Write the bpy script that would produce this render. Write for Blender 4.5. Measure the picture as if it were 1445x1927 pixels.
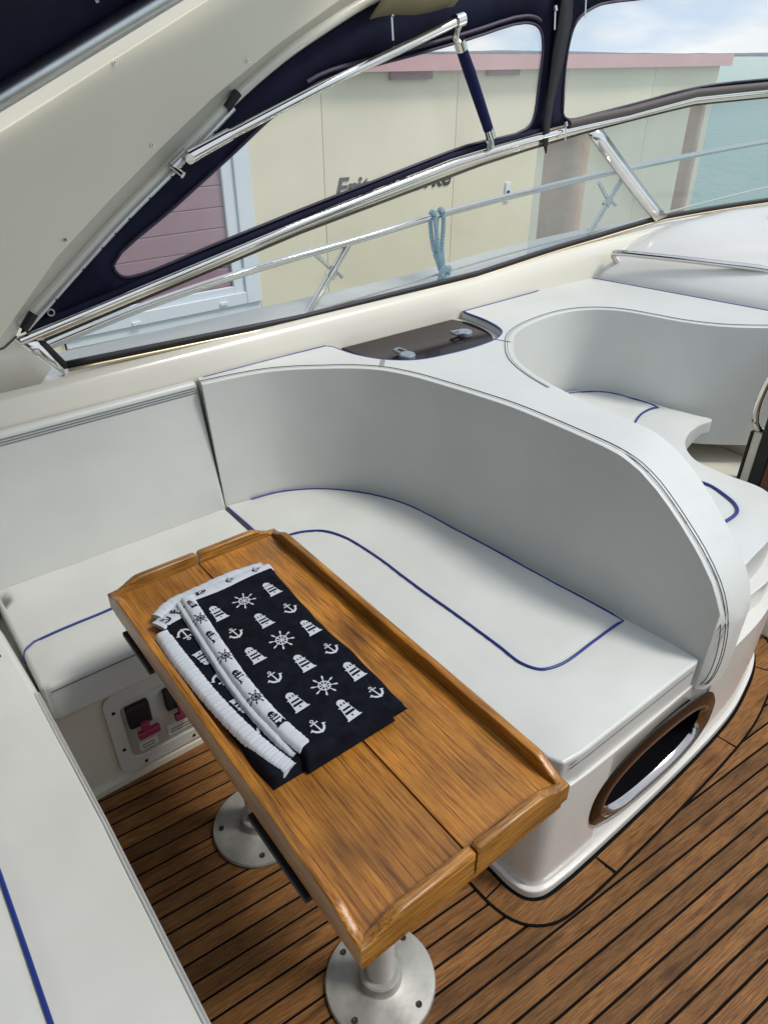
import bpy, bmesh, math, random
from mathutils import Vector, noise, geometry
random.seed(7)
R = math.radians
for o in list(bpy.data.objects): bpy.data.objects.remove(o)
S = bpy.context.scene
COL = S.collection

# ---------------------------------------------------------------- camera
cam = bpy.data.cameras.new('camera'); camo = bpy.data.objects.new('camera', cam); COL.objects.link(camo)
cam.sensor_fit = 'VERTICAL'; cam.sensor_height = 36.0; cam.lens = 1340.0 / 1927.0 * 36.0
cam.clip_start = 0.05; cam.clip_end = 6000
PITCH = math.atan((963.5 - 100.0) / 1340.0)
camo.location = (0, 0, 1.65)
camo.rotation_euler = (R(90) - PITCH, 0, R(52.2 - 90))
S.camera = camo

# ---------------------------------------------------------------- sky, sun, exposure
W = bpy.data.worlds.new('World'); S.world = W; W.use_nodes = True
nt = W.node_tree; nt.nodes.clear()
wo = nt.nodes.new('ShaderNodeOutputWorld'); bg = nt.nodes.new('ShaderNodeBackground')
sky = nt.nodes.new('ShaderNodeTexSky'); sky.sky_type = 'NISHITA'; sky.sun_disc = False
SUN_EL, SUN_AZ = 56.0, -45.0          # azimuth measured from +X towards +Y
sky.sun_elevation = R(SUN_EL); sky.sun_rotation = R(90 - SUN_AZ); sky.dust_density = 2.0
tc = nt.nodes.new('ShaderNodeTexCoord'); mp = nt.nodes.new('ShaderNodeMapping')
mp.inputs['Scale'].default_value = (1.0, 1.0, 3.2)
nz = nt.nodes.new('ShaderNodeTexNoise'); nz.inputs['Scale'].default_value = 2.6; nz.inputs['Detail'].default_value = 4
nz.inputs['Roughness'].default_value = 0.58
cr = nt.nodes.new('ShaderNodeValToRGB'); cr.color_ramp.elements[0].position = 0.30; cr.color_ramp.elements[1].position = 0.62
cr.color_ramp.elements[0].color = (0.62, 0.62, 0.62, 1)
mx = nt.nodes.new('ShaderNodeMix'); mx.data_type = 'RGBA'
n2 = nt.nodes.new('ShaderNodeTexNoise'); n2.inputs['Scale'].default_value = 5.5; n2.inputs['Detail'].default_value = 4
c2r = nt.nodes.new('ShaderNodeValToRGB'); c2r.color_ramp.elements[0].position = .40; c2r.color_ramp.elements[1].position = .58
c2r.color_ramp.elements[0].color = (3.3, 4.2, 5.5, 1); c2r.color_ramp.elements[1].color = (5.4, 5.6, 5.9, 1)
nt.links.new(mp.outputs['Vector'], n2.inputs['Vector']); nt.links.new(n2.outputs['Fac'], c2r.inputs['Fac']); nt.links.new(c2r.outputs['Color'], mx.inputs['B'])
nt.links.new(tc.outputs['Generated'], mp.inputs['Vector']); nt.links.new(mp.outputs['Vector'], nz.inputs['Vector'])
nt.links.new(nz.outputs['Fac'], cr.inputs['Fac']); nt.links.new(cr.outputs['Color'], mx.inputs['Factor'])
nt.links.new(sky.outputs['Color'], mx.inputs['A']); nt.links.new(mx.outputs['Result'], bg.inputs['Color'])
bg.inputs['Strength'].default_value = 0.10
nt.links.new(bg.outputs['Background'], wo.inputs['Surface'])
sl = bpy.data.lights.new('sun', 'SUN'); sl.energy = 1.25; sl.angle = R(13); sl.color = (1.0, 0.96, 0.90)
so = bpy.data.objects.new('sun', sl); COL.objects.link(so)
sd = Vector((math.cos(R(SUN_EL)) * math.cos(R(SUN_AZ)), math.cos(R(SUN_EL)) * math.sin(R(SUN_AZ)), math.sin(R(SUN_EL))))
so.rotation_euler = (-sd).to_track_quat('-Z', 'Y').to_euler()
S.view_settings.view_transform = 'Standard'; S.view_settings.look = 'None'
S.view_settings.exposure = 0.92; S.view_settings.gamma = 1.0; S.view_settings.use_curve_mapping = False
S.render.engine = 'CYCLES'
S.cycles.max_bounces = 7; S.cycles.diffuse_bounces = 4; S.cycles.glossy_bounces = 4; S.cycles.transparent_max_bounces = 16

# ---------------------------------------------------------------- materials
def mat(name, col, rough=0.5, metal=0.0, spec=0.5, coat=0.0, var=0.0, vscale=4.0, bump=0.0, bscale=200.0, bump2=0.0, b2scale=8.0, rvar=0.0, dirt=None):
    m = bpy.data.materials.new(name); m.use_nodes = True
    n = m.node_tree; b = n.nodes['Principled BSDF']
    b.inputs['Base Color'].default_value = (*col, 1); b.inputs['Roughness'].default_value = rough
    b.inputs['Metallic'].default_value = metal; b.inputs['Specular IOR Level'].default_value = spec
    b.inputs['Coat Weight'].default_value = coat; b.inputs['Coat Roughness'].default_value = 0.08
    t = n.nodes.new('ShaderNodeTexCoord')
    if var > 0:
        x = n.nodes.new('ShaderNodeTexNoise'); x.inputs['Scale'].default_value = vscale; x.inputs['Detail'].default_value = 3
        n.links.new(t.outputs['Object'], x.inputs['Vector'])
        c = n.nodes.new('ShaderNodeMix'); c.data_type = 'RGBA'
        d = dirt if dirt else tuple(k * (1 - var) for k in col)
        c.inputs['A'].default_value = (*d, 1); c.inputs['B'].default_value = (*[min(1, k * (1 + var * .5)) for k in col], 1)
        rr = n.nodes.new('ShaderNodeMapRange'); rr.inputs['From Min'].default_value = .3; rr.inputs['From Max'].default_value = .65
        n.links.new(x.outputs['Fac'], rr.inputs['Value']); n.links.new(rr.outputs['Result'], c.inputs['Factor'])
        n.links.new(c.outputs['Result'], b.inputs['Base Color'])
        if rvar > 0:
            r2 = n.nodes.new('ShaderNodeMapRange'); r2.inputs['To Min'].default_value = rough - rvar; r2.inputs['To Max'].default_value = rough + rvar
            n.links.new(x.outputs['Fac'], r2.inputs['Value']); n.links.new(r2.outputs['Result'], b.inputs['Roughness'])
    if bump > 0 or bump2 > 0:
        prev = None
        for s_, sc in ((bump, bscale), (bump2, b2scale)):
            if s_ <= 0: continue
            x = n.nodes.new('ShaderNodeTexNoise'); x.inputs['Scale'].default_value = sc; x.inputs['Detail'].default_value = 2
            n.links.new(t.outputs['Object'], x.inputs['Vector'])
            bp = n.nodes.new('ShaderNodeBump'); bp.inputs['Strength'].default_value = s_; bp.inputs['Distance'].default_value = 0.01 if sc < 50 else 0.001
            n.links.new(x.outputs['Fac'], bp.inputs['Height'])
            if prev: n.links.new(prev.outputs['Normal'], bp.inputs['Normal'])
            prev = bp
        n.links.new(prev.outputs['Normal'], b.inputs['Normal'])
    return m

def wood(name, dark, mid, light, rough, axis_scale, fine=60.0, bump=0.25, coat=0.0, spots=True, rand=0.35, spec=.4, blot=1.0):
    m = bpy.data.materials.new(name); m.use_nodes = True
    n = m.node_tree; b = n.nodes['Principled BSDF']; L = n.links.new
    t = n.nodes.new('ShaderNodeTexCoord'); oi = n.nodes.new('ShaderNodeObjectInfo')
    ad = n.nodes.new('ShaderNodeVectorMath'); ad.operation = 'ADD'
    sc = n.nodes.new('ShaderNodeMath'); sc.operation = 'MULTIPLY'; sc.inputs[1].default_value = 37.0
    L(oi.outputs['Random'], sc.inputs[0]); L(t.outputs['Object'], ad.inputs[0]); L(sc.outputs[0], ad.inputs[1])
    mp = n.nodes.new('ShaderNodeMapping'); mp.inputs['Scale'].default_value = axis_scale; L(ad.outputs['Vector'], mp.inputs['Vector'])
    a = n.nodes.new('ShaderNodeTexNoise'); a.inputs['Scale'].default_value = fine; a.inputs['Detail'].default_value = 4; a.inputs['Roughness'].default_value = .62
    a.inputs['Distortion'].default_value = .4
    L(mp.outputs['Vector'], a.inputs['Vector'])
    c = n.nodes.new('ShaderNodeTexNoise'); c.inputs['Scale'].default_value = 9.0; c.inputs['Detail'].default_value = 3; L(ad.outputs['Vector'], c.inputs['Vector'])
    r = n.nodes.new('ShaderNodeValToRGB'); e = r.color_ramp.elements
    e[0].position = .34; e[0].color = (*dark, 1); e[1].position = .64; e[1].color = (*light, 1)
    k = r.color_ramp.elements.new(.48); k.color = (*mid, 1)
    L(a.outputs['Fac'], r.inputs['Fac'])
    hs = n.nodes.new('ShaderNodeHueSaturation')
    v1 = n.nodes.new('ShaderNodeMapRange'); v1.inputs['From Min'].default_value = .3; v1.inputs['From Max'].default_value = .7
    v1.inputs['To Min'].default_value = 1 - .38 * blot; v1.inputs['To Max'].default_value = 1 + .25 * blot; L(c.outputs['Fac'], v1.inputs['Value'])
    v2 = n.nodes.new('ShaderNodeMapRange'); v2.inputs['To Min'].default_value = 1 - rand; v2.inputs['To Max'].default_value = 1 + rand * .6; L(oi.outputs['Random'], v2.inputs['Value'])
    mu = n.nodes.new('ShaderNodeMath'); mu.operation = 'MULTIPLY'; L(v1.outputs['Result'], mu.inputs[0]); L(v2.outputs['Result'], mu.inputs[1])
    L(mu.outputs[0], hs.inputs['Value']); L(r.outputs['Color'], hs.inputs['Color'])
    out = hs.outputs['Color']
    # thin dark pores
    mp2 = n.nodes.new('ShaderNodeMapping'); mp2.inputs['Scale'].default_value = tuple(q * 2.2 for q in axis_scale); L(ad.outputs['Vector'], mp2.inputs['Vector'])
    p = n.nodes.new('ShaderNodeTexNoise'); p.inputs['Scale'].default_value = fine * 1.7; p.inputs['Detail'].default_value = 2; L(mp2.outputs['Vector'], p.inputs['Vector'])
    pr = n.nodes.new('ShaderNodeMapRange'); pr.inputs['From Min'].default_value = .60; pr.inputs['From Max'].default_value = .70; L(p.outputs['Fac'], pr.inputs['Value'])
    pm = n.nodes.new('ShaderNodeMix'); pm.data_type = 'RGBA'; pm.inputs['B'].default_value = (*[q * .55 for q in dark], 1)
    pf = n.nodes.new('ShaderNodeMath'); pf.operation = 'MULTIPLY'; pf.inputs[1].default_value = .45; L(pr.outputs['Result'], pf.inputs[0])
    L(pf.outputs[0], pm.inputs['Factor']); L(out, pm.inputs['A']); out = pm.outputs['Result']
    if spots:
        w = n.nodes.new('ShaderNodeTexNoise'); w.inputs['Scale'].default_value = 20; w.inputs['Detail'].default_value = 3
        mp3 = n.nodes.new('ShaderNodeMapping'); mp3.inputs['Scale'].default_value = tuple(max(.22, min(1.6, q * .35)) for q in axis_scale); L(ad.outputs['Vector'], mp3.inputs['Vector']); L(mp3.outputs['Vector'], w.inputs['Vector'])
        wr = n.nodes.new('ShaderNodeMapRange'); wr.inputs['From Min'].default_value = .60; wr.inputs['From Max'].default_value = .80; L(w.outputs['Fac'], wr.inputs['Value'])
        wm = n.nodes.new('ShaderNodeMix'); wm.data_type = 'RGBA'; wm.inputs['B'].default_value = (*[q * .5 for q in dark], 1)
        L(wr.outputs['Result'], wm.inputs['Factor']); L(out, wm.inputs['A']); out = wm.outputs['Result']
    L(out, b.inputs['Base Color']); b.inputs['Specular IOR Level'].default_value = spec
    b.inputs['Roughness'].default_value = rough; b.inputs['Coat Weight'].default_value = coat; b.inputs['Coat Roughness'].default_value = .25
    bp = n.nodes.new('ShaderNodeBump'); bp.inputs['Strength'].default_value = bump; bp.inputs['Distance'].default_value = .002
    L(a.outputs['Fac'], bp.inputs['Height']); L(bp.outputs['Normal'], b.inputs['Normal'])
    return m

def pane_mat(name, tint, gloss_rough=0.03, ior=1.45, haze=0.0, hazecol=(.8, .8, .8)):
    m = bpy.data.materials.new(name); m.use_nodes = True; n = m.node_tree; n.nodes.clear(); L = n.links.new
    o = n.nodes.new('ShaderNodeOutputMaterial'); tr = n.nodes.new('ShaderNodeBsdfTransparent'); tr.inputs['Color'].default_value = (*tint, 1)
    g = n.nodes.new('ShaderNodeBsdfGlossy'); g.inputs['Roughness'].default_value = gloss_rough
    f = n.nodes.new('ShaderNodeLayerWeight'); f.inputs['Blend'].default_value = .5
    pw = n.nodes.new('ShaderNodeMath'); pw.operation = 'POWER'; pw.inputs[1].default_value = 4.0; L(f.outputs['Facing'], pw.inputs[0])
    r0 = ((ior - 1) / (ior + 1)) ** 2
    ma = n.nodes.new('ShaderNodeMath'); ma.operation = 'MULTIPLY_ADD'; ma.inputs[1].default_value = .55; ma.inputs[2].default_value = r0; L(pw.outputs[0], ma.inputs[0])
    mx = n.nodes.new('ShaderNodeMixShader'); L(ma.outputs[0], mx.inputs['Fac']); L(tr.outputs[0], mx.inputs[1]); L(g.outputs[0], mx.inputs[2])
    last = mx
    t = n.nodes.new('ShaderNodeTexCoord'); nz = n.nodes.new('ShaderNodeTexNoise'); nz.inputs['Scale'].default_value = 3.5
    bp = n.nodes.new('ShaderNodeBump'); bp.inputs['Strength'].default_value = .15; bp.inputs['Distance'].default_value = .02
    L(t.outputs['Object'], nz.inputs['Vector']); L(nz.outputs['Fac'], bp.inputs['Height']); L(bp.outputs['Normal'], g.inputs['Normal'])
    if haze > 0:
        d = n.nodes.new('ShaderNodeBsdfDiffuse'); d.inputs['Color'].default_value = (*hazecol, 1)
        m2 = n.nodes.new('ShaderNodeMixShader'); m2.inputs['Fac'].default_value = haze
        L(mx.outputs[0], m2.inputs[1]); L(d.outputs[0], m2.inputs[2]); last = m2
    L(last.outputs[0], o.inputs['Surface'])
    return m

GEL = mat('gelcoat_cream', (.68, .65, .55), .22, coat=.5, var=.05, vscale=2.5, bump2=.04, b2scale=3)
GELW = mat('gelcoat_white', (.66, .65, .61), .25, coat=.3, var=.05, vscale=3, bump2=.03, b2scale=3)
WINGM = mat('wing_liner', (.86, .80, .64), .45, var=.05, vscale=2)
VIN = mat('seat_vinyl', (.590, .600, .565), .34, spec=.5, var=.07, vscale=3.0, bump=.16, bscale=420, bump2=.34, b2scale=5.0)
BLUE = mat('piping_blue', (.010, .026, .19), .35)
THREAD = mat('seam_thread', (.085, .09, .10), .8)
NAVY = mat('navy_canvas', (.010, .011, .032), .8, spec=.2, var=.3, vscale=12, bump=.4, bscale=600, bump2=.35, b2scale=9)
NAVYP = mat('navy_sleeve', (.009, .012, .060), .75, spec=.2, bump=.3, bscale=500)
WELT = mat('welt_purple', (.045, .035, .065), .6, bump2=.3, b2scale=12)
BLACK = mat('black_rubber', (.010, .010, .011), .55, var=.4, vscale=30)
CAULK = mat('deck_caulk', (.004, .004, .004), .9, spec=.1)
CHROME = mat('stainless', (.72, .70, .66), .10, metal=1.0, var=.05, vscale=20)
DULL = mat('aluminium', (.60, .61, .60), .35, metal=1.0, var=.1, vscale=20)
BRONZE = mat('smoked_steel', (.11, .09, .075), .16, metal=1.0)
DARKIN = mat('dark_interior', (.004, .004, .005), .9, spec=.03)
POSTM = mat('post_grey_paint', (.45, .44, .41), .4, var=.1, vscale=12)
BASEM = mat('base_cast_alloy', (.36, .36, .33), .45, metal=.35, var=.35, vscale=14, bump=.2, bscale=120, rvar=.12)
LID = mat('lid_acrylic', (.014, .007, .009), .10, spec=.2)
LATCH = mat('latch_grey', (.22, .26, .29), .35)
PINKH = mat('handle_magenta', (.28, .03, .09), .45)
PLATE = mat('switch_plate', (.60, .59, .54), .4, var=.05)
TEAK = wood('deck_teak', (.095, .038, .010), (.185, .081, .023), (.265, .125, .040), .55, (.40, 9.0, 9.0), fine=46, bump=.5, rand=.30, spec=.22, blot=.6)
TABLE = wood('table_teak', (.15, .048, .005), (.33, .128, .012), (.44, .190, .026), .34, (10.0, .30, 10.0), fine=36, bump=.3, coat=.25, rand=.12)
FIDX = wood('table_fiddle_short', (.13, .047, .007), (.31, .132, .018), (.45, .215, .045), .36, (.35, 10.0, 10.0), fine=45, bump=.25, coat=.35, rand=.15)
COTN = mat('cotton_navy', (.006, .007, .012), .95, spec=.1, var=.45, vscale=45, bump=.6, bscale=900, bump2=.3, b2scale=26)
COTW = mat('cotton_white', (.50, .53, .57), .9, spec=.1, var=.06, vscale=25, bump=.5, bscale=900)
HOUSE = mat('house_panel', (.80, .72, .57), .5, var=.10, vscale=.9)
FASC = mat('fascia_pink', (.62, .35, .38), .55, var=.08, vscale=2)
FASCD = mat('fascia_vent', (.30, .15, .17), .6)
WFR = mat('window_frame_white', (.74, .78, .86), .4)
SLAT = mat('slat_mauve', (.60, .34, .50), .45, var=.12, vscale=3)
LETT = mat('lettering_brown', (.055, .042, .042), .6)
JOINT = mat('joint_dark', (.10, .095, .08), .8)
VINYLP = pane_mat('clear_vinyl', (.93, .93, .90), .05, 1.45, .15, (.95, .94, .90))
GLASSP = pane_mat('side_glass', (.90, .91, .88), .02, 1.45)
REFLP = pane_mat('windscreen_glass', (.70, .74, .74), .02, 1.52, .22, (.50, .57, .60))  # blue-grey tint and haze stand in for reflections on the windscreen
ROPEM = bpy.data.materials.new('rope_blue'); ROPEM.use_nodes = True
_n = ROPEM.node_tree; _b = _n.nodes['Principled BSDF']; _c = _n.nodes.new('ShaderNodeTexChecker'); _t = _n.nodes.new('ShaderNodeTexCoord')
_c.inputs['Scale'].default_value = 170; _c.inputs['Color1'].default_value = (.16, .36, .52, 1); _c.inputs['Color2'].default_value = (.62, .74, .78, 1)
_n.links.new(_t.outputs['Object'], _c.inputs['Vector']); _n.links.new(_c.outputs['Color'], _b.inputs['Base Color']); _b.inputs['Roughness'].default_value = .9
STANDIN = mat('stand_in_tan', (.66, .44, .31), .8, var=.18, vscale=5, bump2=.4, b2scale=20)
WATER = bpy.data.materials.new('water'); WATER.use_nodes = True
_n = WATER.node_tree; _b = _n.nodes['Principled BSDF']; _b.inputs['Base Color'].default_value = (.13, .28, .20, 1); _b.inputs['Roughness'].default_value = .2
_t = _n.nodes.new('ShaderNodeTexCoord'); _w = _n.nodes.new('ShaderNodeTexNoise'); _w.inputs['Scale'].default_value = 2.2; _w.inputs['Detail'].default_value = 5
_p = _n.nodes.new('ShaderNodeBump'); _p.inputs['Strength'].default_value = .8; _p.inputs['Distance'].default_value = .12
_n.links.new(_t.outputs['Object'], _w.inputs['Vector']); _n.links.new(_w.outputs['Fac'], _p.inputs['Height']); _n.links.new(_p.outputs['Normal'], _b.inputs['Normal'])
SHORE = mat('shore_trees', (.10, .125, .15), .9, var=.4, vscale=.05)
CONC = mat('quay_concrete', (.33, .32, .29), .85, var=.2, vscale=2)

# ---------------------------------------------------------------- helpers
WL = {}
def tag(o, label=None, cat=None, group=None, kind=None):
    if label: o['label'] = label
    if cat: o['category'] = cat
    if group: o['group'] = group
    if kind: o['kind'] = kind
    return o
def thing(name, label, cat, loc, group=None):
    o = bpy.data.objects.new(name, None); COL.objects.link(o); o.location = loc; o.empty_display_size = .05
    WL[o] = Vector(loc); return tag(o, label, cat, group)
def obj(name, verts, faces, m, parent=None, bevel=0, seg=3, smooth=True, ang=40, solid=0):
    vs = [Vector(v) for v in verts]
    lo = Vector((min(v.x for v in vs), min(v.y for v in vs), min(v.z for v in vs))); hi = Vector((max(v.x for v in vs), max(v.y for v in vs), max(v.z for v in vs)))
    org = Vector(((lo.x + hi.x) / 2, (lo.y + hi.y) / 2, lo.z))
    me = bpy.data.meshes.new(name); me.from_pydata([v - org for v in vs], [], faces); me.validate()
    bm = bmesh.new(); bm.from_mesh(me); bmesh.ops.recalc_face_normals(bm, faces=bm.faces); bm.to_mesh(me); bm.free()
    me.materials.append(m)
    o = bpy.data.objects.new(name, me); COL.objects.link(o); WL[o] = org
    if parent: o.parent = parent; o.location = org - WL[parent]
    else: o.location = org
    if smooth:
        for p in me.polygons: p.use_smooth = True
        me.set_sharp_from_angle(angle=R(ang))
    if solid:
        q = o.modifiers.new('solid', 'SOLIDIFY'); q.thickness = solid; q.offset = 0
    if bevel:
        q = o.modifiers.new('bevel', 'BEVEL'); q.width = bevel; q.segments = seg; q.limit_method = 'ANGLE'; q.angle_limit = R(35); q.harden_normals = smooth
    return o
def box(name, lo, hi, m, parent=None, bevel=0, **k):
    a, b, c = lo; d, e, f = hi
    v = [(a, b, c), (d, b, c), (d, e, c), (a, e, c), (a, b, f), (d, b, f), (d, e, f), (a, e, f)]
    return obj(name, v, [(3, 2, 1, 0), (4, 5, 6, 7), (0, 1, 5, 4), (1, 2, 6, 5), (2, 3, 7, 6), (3, 0, 4, 7)], m, parent, bevel, **k)
def prism(name, top, zt, zb, m, parent=None, bevel=0, bottom=None, **k):
    n = len(top); bot = bottom or top
    v = [(p[0], p[1], zt) for p in top] + [(p[0], p[1], zb) for p in bot]
    return obj(name, v, [tuple(range(n)), tuple(range(2 * n - 1, n - 1, -1))] + [(i, n + i, n + (i + 1) % n, (i + 1) % n) for i in range(n)], m, parent, bevel, **k)
def crom(pts, sub=6, closed=False):
    P = [Vector(p) for p in pts]; n = len(P); out = []
    rng = range(n if closed else n - 1)
    for i in rng:
        p0 = P[(i - 1) % n] if (closed or i > 0) else P[0] * 2 - P[1]; p1 = P[i]; p2 = P[(i + 1) % n]
        p3 = P[(i + 2) % n] if (closed or i + 2 < n) else P[-1] * 2 - P[-2]
        for j in range(sub):
            t = j / sub
            d0, d1, d2 = [max(1e-6, (b_ - a_).length) ** .5 for a_, b_ in ((p0, p1), (p1, p2), (p2, p3))]
            t0, t1 = 0, d0; t2 = t1 + d1; t3 = t2 + d2; q = t1 + d1 * t
            A1 = p0 * ((t1 - q) / (t1 - t0)) + p1 * ((q - t0) / (t1 - t0)); A2 = p1 * ((t2 - q) / (t2 - t1)) + p2 * ((q - t1) / (t2 - t1)); A3 = p2 * ((t3 - q) / (t3 - t2)) + p3 * ((q - t2) / (t3 - t2))
            B1 = A1 * ((t2 - q) / (t2 - t0)) + A2 * ((q - t0) / (t2 - t0)); B2 = A2 * ((t3 - q) / (t3 - t1)) + A3 * ((q - t1) / (t3 - t1))
            out.append(B1 * ((t2 - q) / (t2 - t1)) + B2 * ((q - t1) / (t2 - t1)))
    if not closed: out.append(P[-1])
    return out
def c2(pts, sub=5, closed=False): return [(p.x, p.y) for p in crom([(a, b, 0) for a, b in pts], sub, closed)]
def tube(name, pts, r, m, parent=None, n=8, closed=False, flat=1.0):
    P = [Vector(p) for p in pts]; k = len(P); v = []; f = []
    for i, p in enumerate(P):
        if closed: t = P[(i + 1) % k] - P[i - 1]
        else: t = P[min(i + 1, k - 1)] - P[max(i - 1, 0)]
        t.normalize(); u = Vector((0, 0, 1)) if abs(t.z) < .95 else Vector((0, 1, 0))
        a = t.cross(u).normalized(); b = a.cross(t).normalized()
        rr = r[i] if isinstance(r, (list, tuple)) else r
        for j in range(n):
            th = 2 * math.pi * j / n; v.append(p + a * math.cos(th) * rr + b * math.sin(th) * rr * flat)
    for i in range(k if closed else k - 1):
        for j in range(n):
            f.append((i * n + j, i * n + (j + 1) % n, ((i + 1) % k) * n + (j + 1) % n, ((i + 1) % k) * n + j))
    if not closed: f += [tuple(range(n - 1, -1, -1)), tuple((k - 1) * n + j for j in range(n))]
    return obj(name, v, f, m, parent, ang=60)
def lathe(name, c, prof, m, parent=None, n=40, ang=40):
    v = []; f = []
    for (r, z) in prof:
        for j in range(n): v.append((c[0] + r * math.cos(2 * math.pi * j / n), c[1] + r * math.sin(2 * math.pi * j / n), c[2] + z))
    for i in range(len(prof) - 1):
        for j in range(n): f.append((i * n + j, i * n + (j + 1) % n, (i + 1) * n + (j + 1) % n, (i + 1) * n + j))
    f.append(tuple(range(n - 1, -1, -1))); f.append(tuple((len(prof) - 1) * n + j for j in range(n)))
    return obj(name, v, f, m, parent, ang=ang)
def fill(loops):
    bm = bmesh.new()
    for lp in loops:
        vs = [bm.verts.new((a, b, 0)) for a, b in lp]
        for i in range(len(vs)): bm.edges.new((vs[i], vs[(i + 1) % len(vs)]))
    bmesh.ops.triangle_fill(bm, use_beauty=True, use_dissolve=False, edges=bm.edges[:])
    bm.verts.index_update(); v = [(q.co.x, q.co.y) for q in bm.verts]; f = [tuple(q.index for q in g.verts) for g in bm.faces]; bm.free()
    return v, f
def Yw(x): return 1.93 - (.10 * (x - 2.2) ** 2 if x > 2.2 else 0)
def dens(lp, d=.06, closed=True):
    out = []; n = len(lp)
    for i in range(n if closed else n - 1):
        a, b = Vector(lp[i]), Vector(lp[(i + 1) % n]); k = max(1, int((b - a).length / d))
        for j in range(k): q = a + (b - a) * j / k; out.append(tuple(q))
    if not closed: out.append(tuple(lp[-1]))
    return out
def onwall(name, loops, off, m, parent, th=.003, wav=0, **k):
    v, f = fill([dens(l) for l in loops])
    return obj(name, [(x, Yw(x) + off + wav * math.sin(x * 23 + z * 31) * math.sin(x * 11 - z * 17), z) for x, z in v], f, m, parent, solid=th, **k)
def wpath(pts, off=0, d=.05): return [(x, Yw(x) + off, z) for x, z in dens(pts, d, False)]
def offs(path, d):
    out = []; n = len(path)
    for i in range(n):
        t = Vector(path[min(i + 1, n - 1)]) - Vector(path[max(i - 1, 0)]); t.normalize()
        out.append((path[i][0] + t.y * d, path[i][1] - t.x * d))
    return out
def strip(name, a, b, z, th, m, parent, **k):
    n = len(a); v = [(p[0], p[1], z) for p in a] + [(p[0], p[1], z) for p in b] + [(p[0], p[1], z - th) for p in a] + [(p[0], p[1], z - th) for p in b]
    f = []
    for i in range(n - 1):
        f += [(i, i + 1, n + i + 1, n + i), (2 * n + i, 3 * n + i, 3 * n + i + 1, 2 * n + i + 1), (i, 2 * n + i, 2 * n + i + 1, i + 1), (n + i, n + i + 1, 3 * n + i + 1, 3 * n + i)]
    f += [(0, n, 3 * n, 2 * n), (n - 1, 3 * n - 1, 4 * n - 1, 2 * n - 1)]
    return obj(name, v, f, m, parent, **k)

# ---------------------------------------------------------------- setting: water, shore, quay
tag(box('water', (-3000, -3000, -1.4), (3000, 3000, -1.1), WATER), kind='structure')
sv = []; sf = []; N = 220
for i in range(N + 1):
    a = R(-40 + 190 * i / N); h = 1.2 + 1.6 * math.sin(i * .21) * math.sin(i * .07 + 1) + random.uniform(-.2, .4)
    for rr, z in ((900, -1.2), (905, h * .7), (930, h), (1200, h * 1.3 + 1)): sv.append((rr * math.cos(a), rr * math.sin(a), z))
for i in range(N):
    for j in range(3): sf.append((i * 4 + j, i * 4 + j + 1, (i + 1) * 4 + j + 1, (i + 1) * 4 + j))
tag(obj('far_shore', sv, sf, SHORE), kind='structure')
tag(box('quay', (-6, 4.4, -1.3), (9.4, 12, -.62), CONC, bevel=.03), kind='structure')

# ---------------------------------------------------------------- deck
deck = box('deck', (-1.3, -1.5, -.06), (3.6, 1.95, -.0030), CAULK); tag(deck, kind='structure')
ca, sa = math.cos(R(-4.5)), math.sin(R(-4.5)); PITCHW = .0425
k0 = -1.30
pl = None
while k0 < 1.62:
    o = None
    a, b = k0 + .0028, k0 + PITCHW - .0028
    s0, s1 = -1.15 + random.uniform(-.05, .05), 3.3
    L_ = s1 - s0; w = b - a
    if pl is None:
        pm = bpy.data.meshes.new('plank'); z0, z1 = -.012, 0.0
        x0, x1, y0, y1, e = -2.25, 2.25, -w / 2, w / 2, .0009
        pv = [(x0, y0, z0), (x1, y0, z0), (x1, y1, z0), (x0, y1, z0), (x0, y0, z1 - e), (x1, y0, z1 - e), (x1, y1, z1 - e), (x0, y1, z1 - e), (x0 + e, y0 + e, z1), (x1 - e, y0 + e, z1), (x1 - e, y1 - e, z1), (x0 + e, y1 - e, z1)]
        pf = [(0, 1, 5, 4), (1, 2, 6, 5), (2, 3, 7, 6), (3, 0, 4, 7), (4, 5, 9, 8), (5, 6, 10, 9), (6, 7, 11, 10), (7, 4, 8, 11), (8, 9, 10, 11)]
        pm.from_pydata(pv, [], pf); pm.materials.append(TEAK); pl = pm
    o = bpy.data.objects.new('plank', pl); COL.objects.link(o); o.parent = deck
    mid = (s0 + s1) / 2; nn = (a + b) / 2
    o.location = Vector((mid * ca - nn * sa, mid * sa + nn * ca, random.uniform(-.0004, .0004))) - WL[deck]; o.rotation_euler = (0, 0, R(-4.5))
    k0 += PITCHW

FOOT = c2([(.800, 1.37), (.800, 1.1), (.800, .80), (.800, .60), (.803, .55), (.815, .515), (.84, .495), (.88, .487), (1.2, .487), (1.548, .50), (1.70, .515), (1.795, .535), (1.90, .565), (1.973, .598), (2.03, .64), (2.07, .70), (2.09, .80), (2.09, 1.3)], 4)
strip('caulk_line', offs(FOOT, -.02), offs(FOOT, .009), .0028, .004, CAULK, deck)
strip('caulk_line', offs(FOOT, .060), offs(FOOT, .066), .0028, .004, CAULK, deck)
cuts = [0, 14, 30, 37, 50, len(FOOT) - 1]
for i in range(len(cuts) - 1):
    seg_ = FOOT[cuts[i]:cuts[i + 1] + 1]
    A, B = offs(FOOT, .009)[cuts[i]:cuts[i + 1] + 1], offs(FOOT, .060)[cuts[i]:cuts[i + 1] + 1]
    A[0] = tuple(Vector(A[0]) * .97 + Vector(A[1]) * .03) if i else A[0]; B[0] = tuple(Vector(B[0]) * .9 + Vector(B[1]) * .1) if i else B[0]
    strip('margin_plank', A, B, .0032, .006, TEAK, deck)
    if i: tube('caulk_line', [(A[0][0], A[0][1], .003), (B[0][0], B[0][1], .003)], .0022, CAULK, deck, 6)

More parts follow.
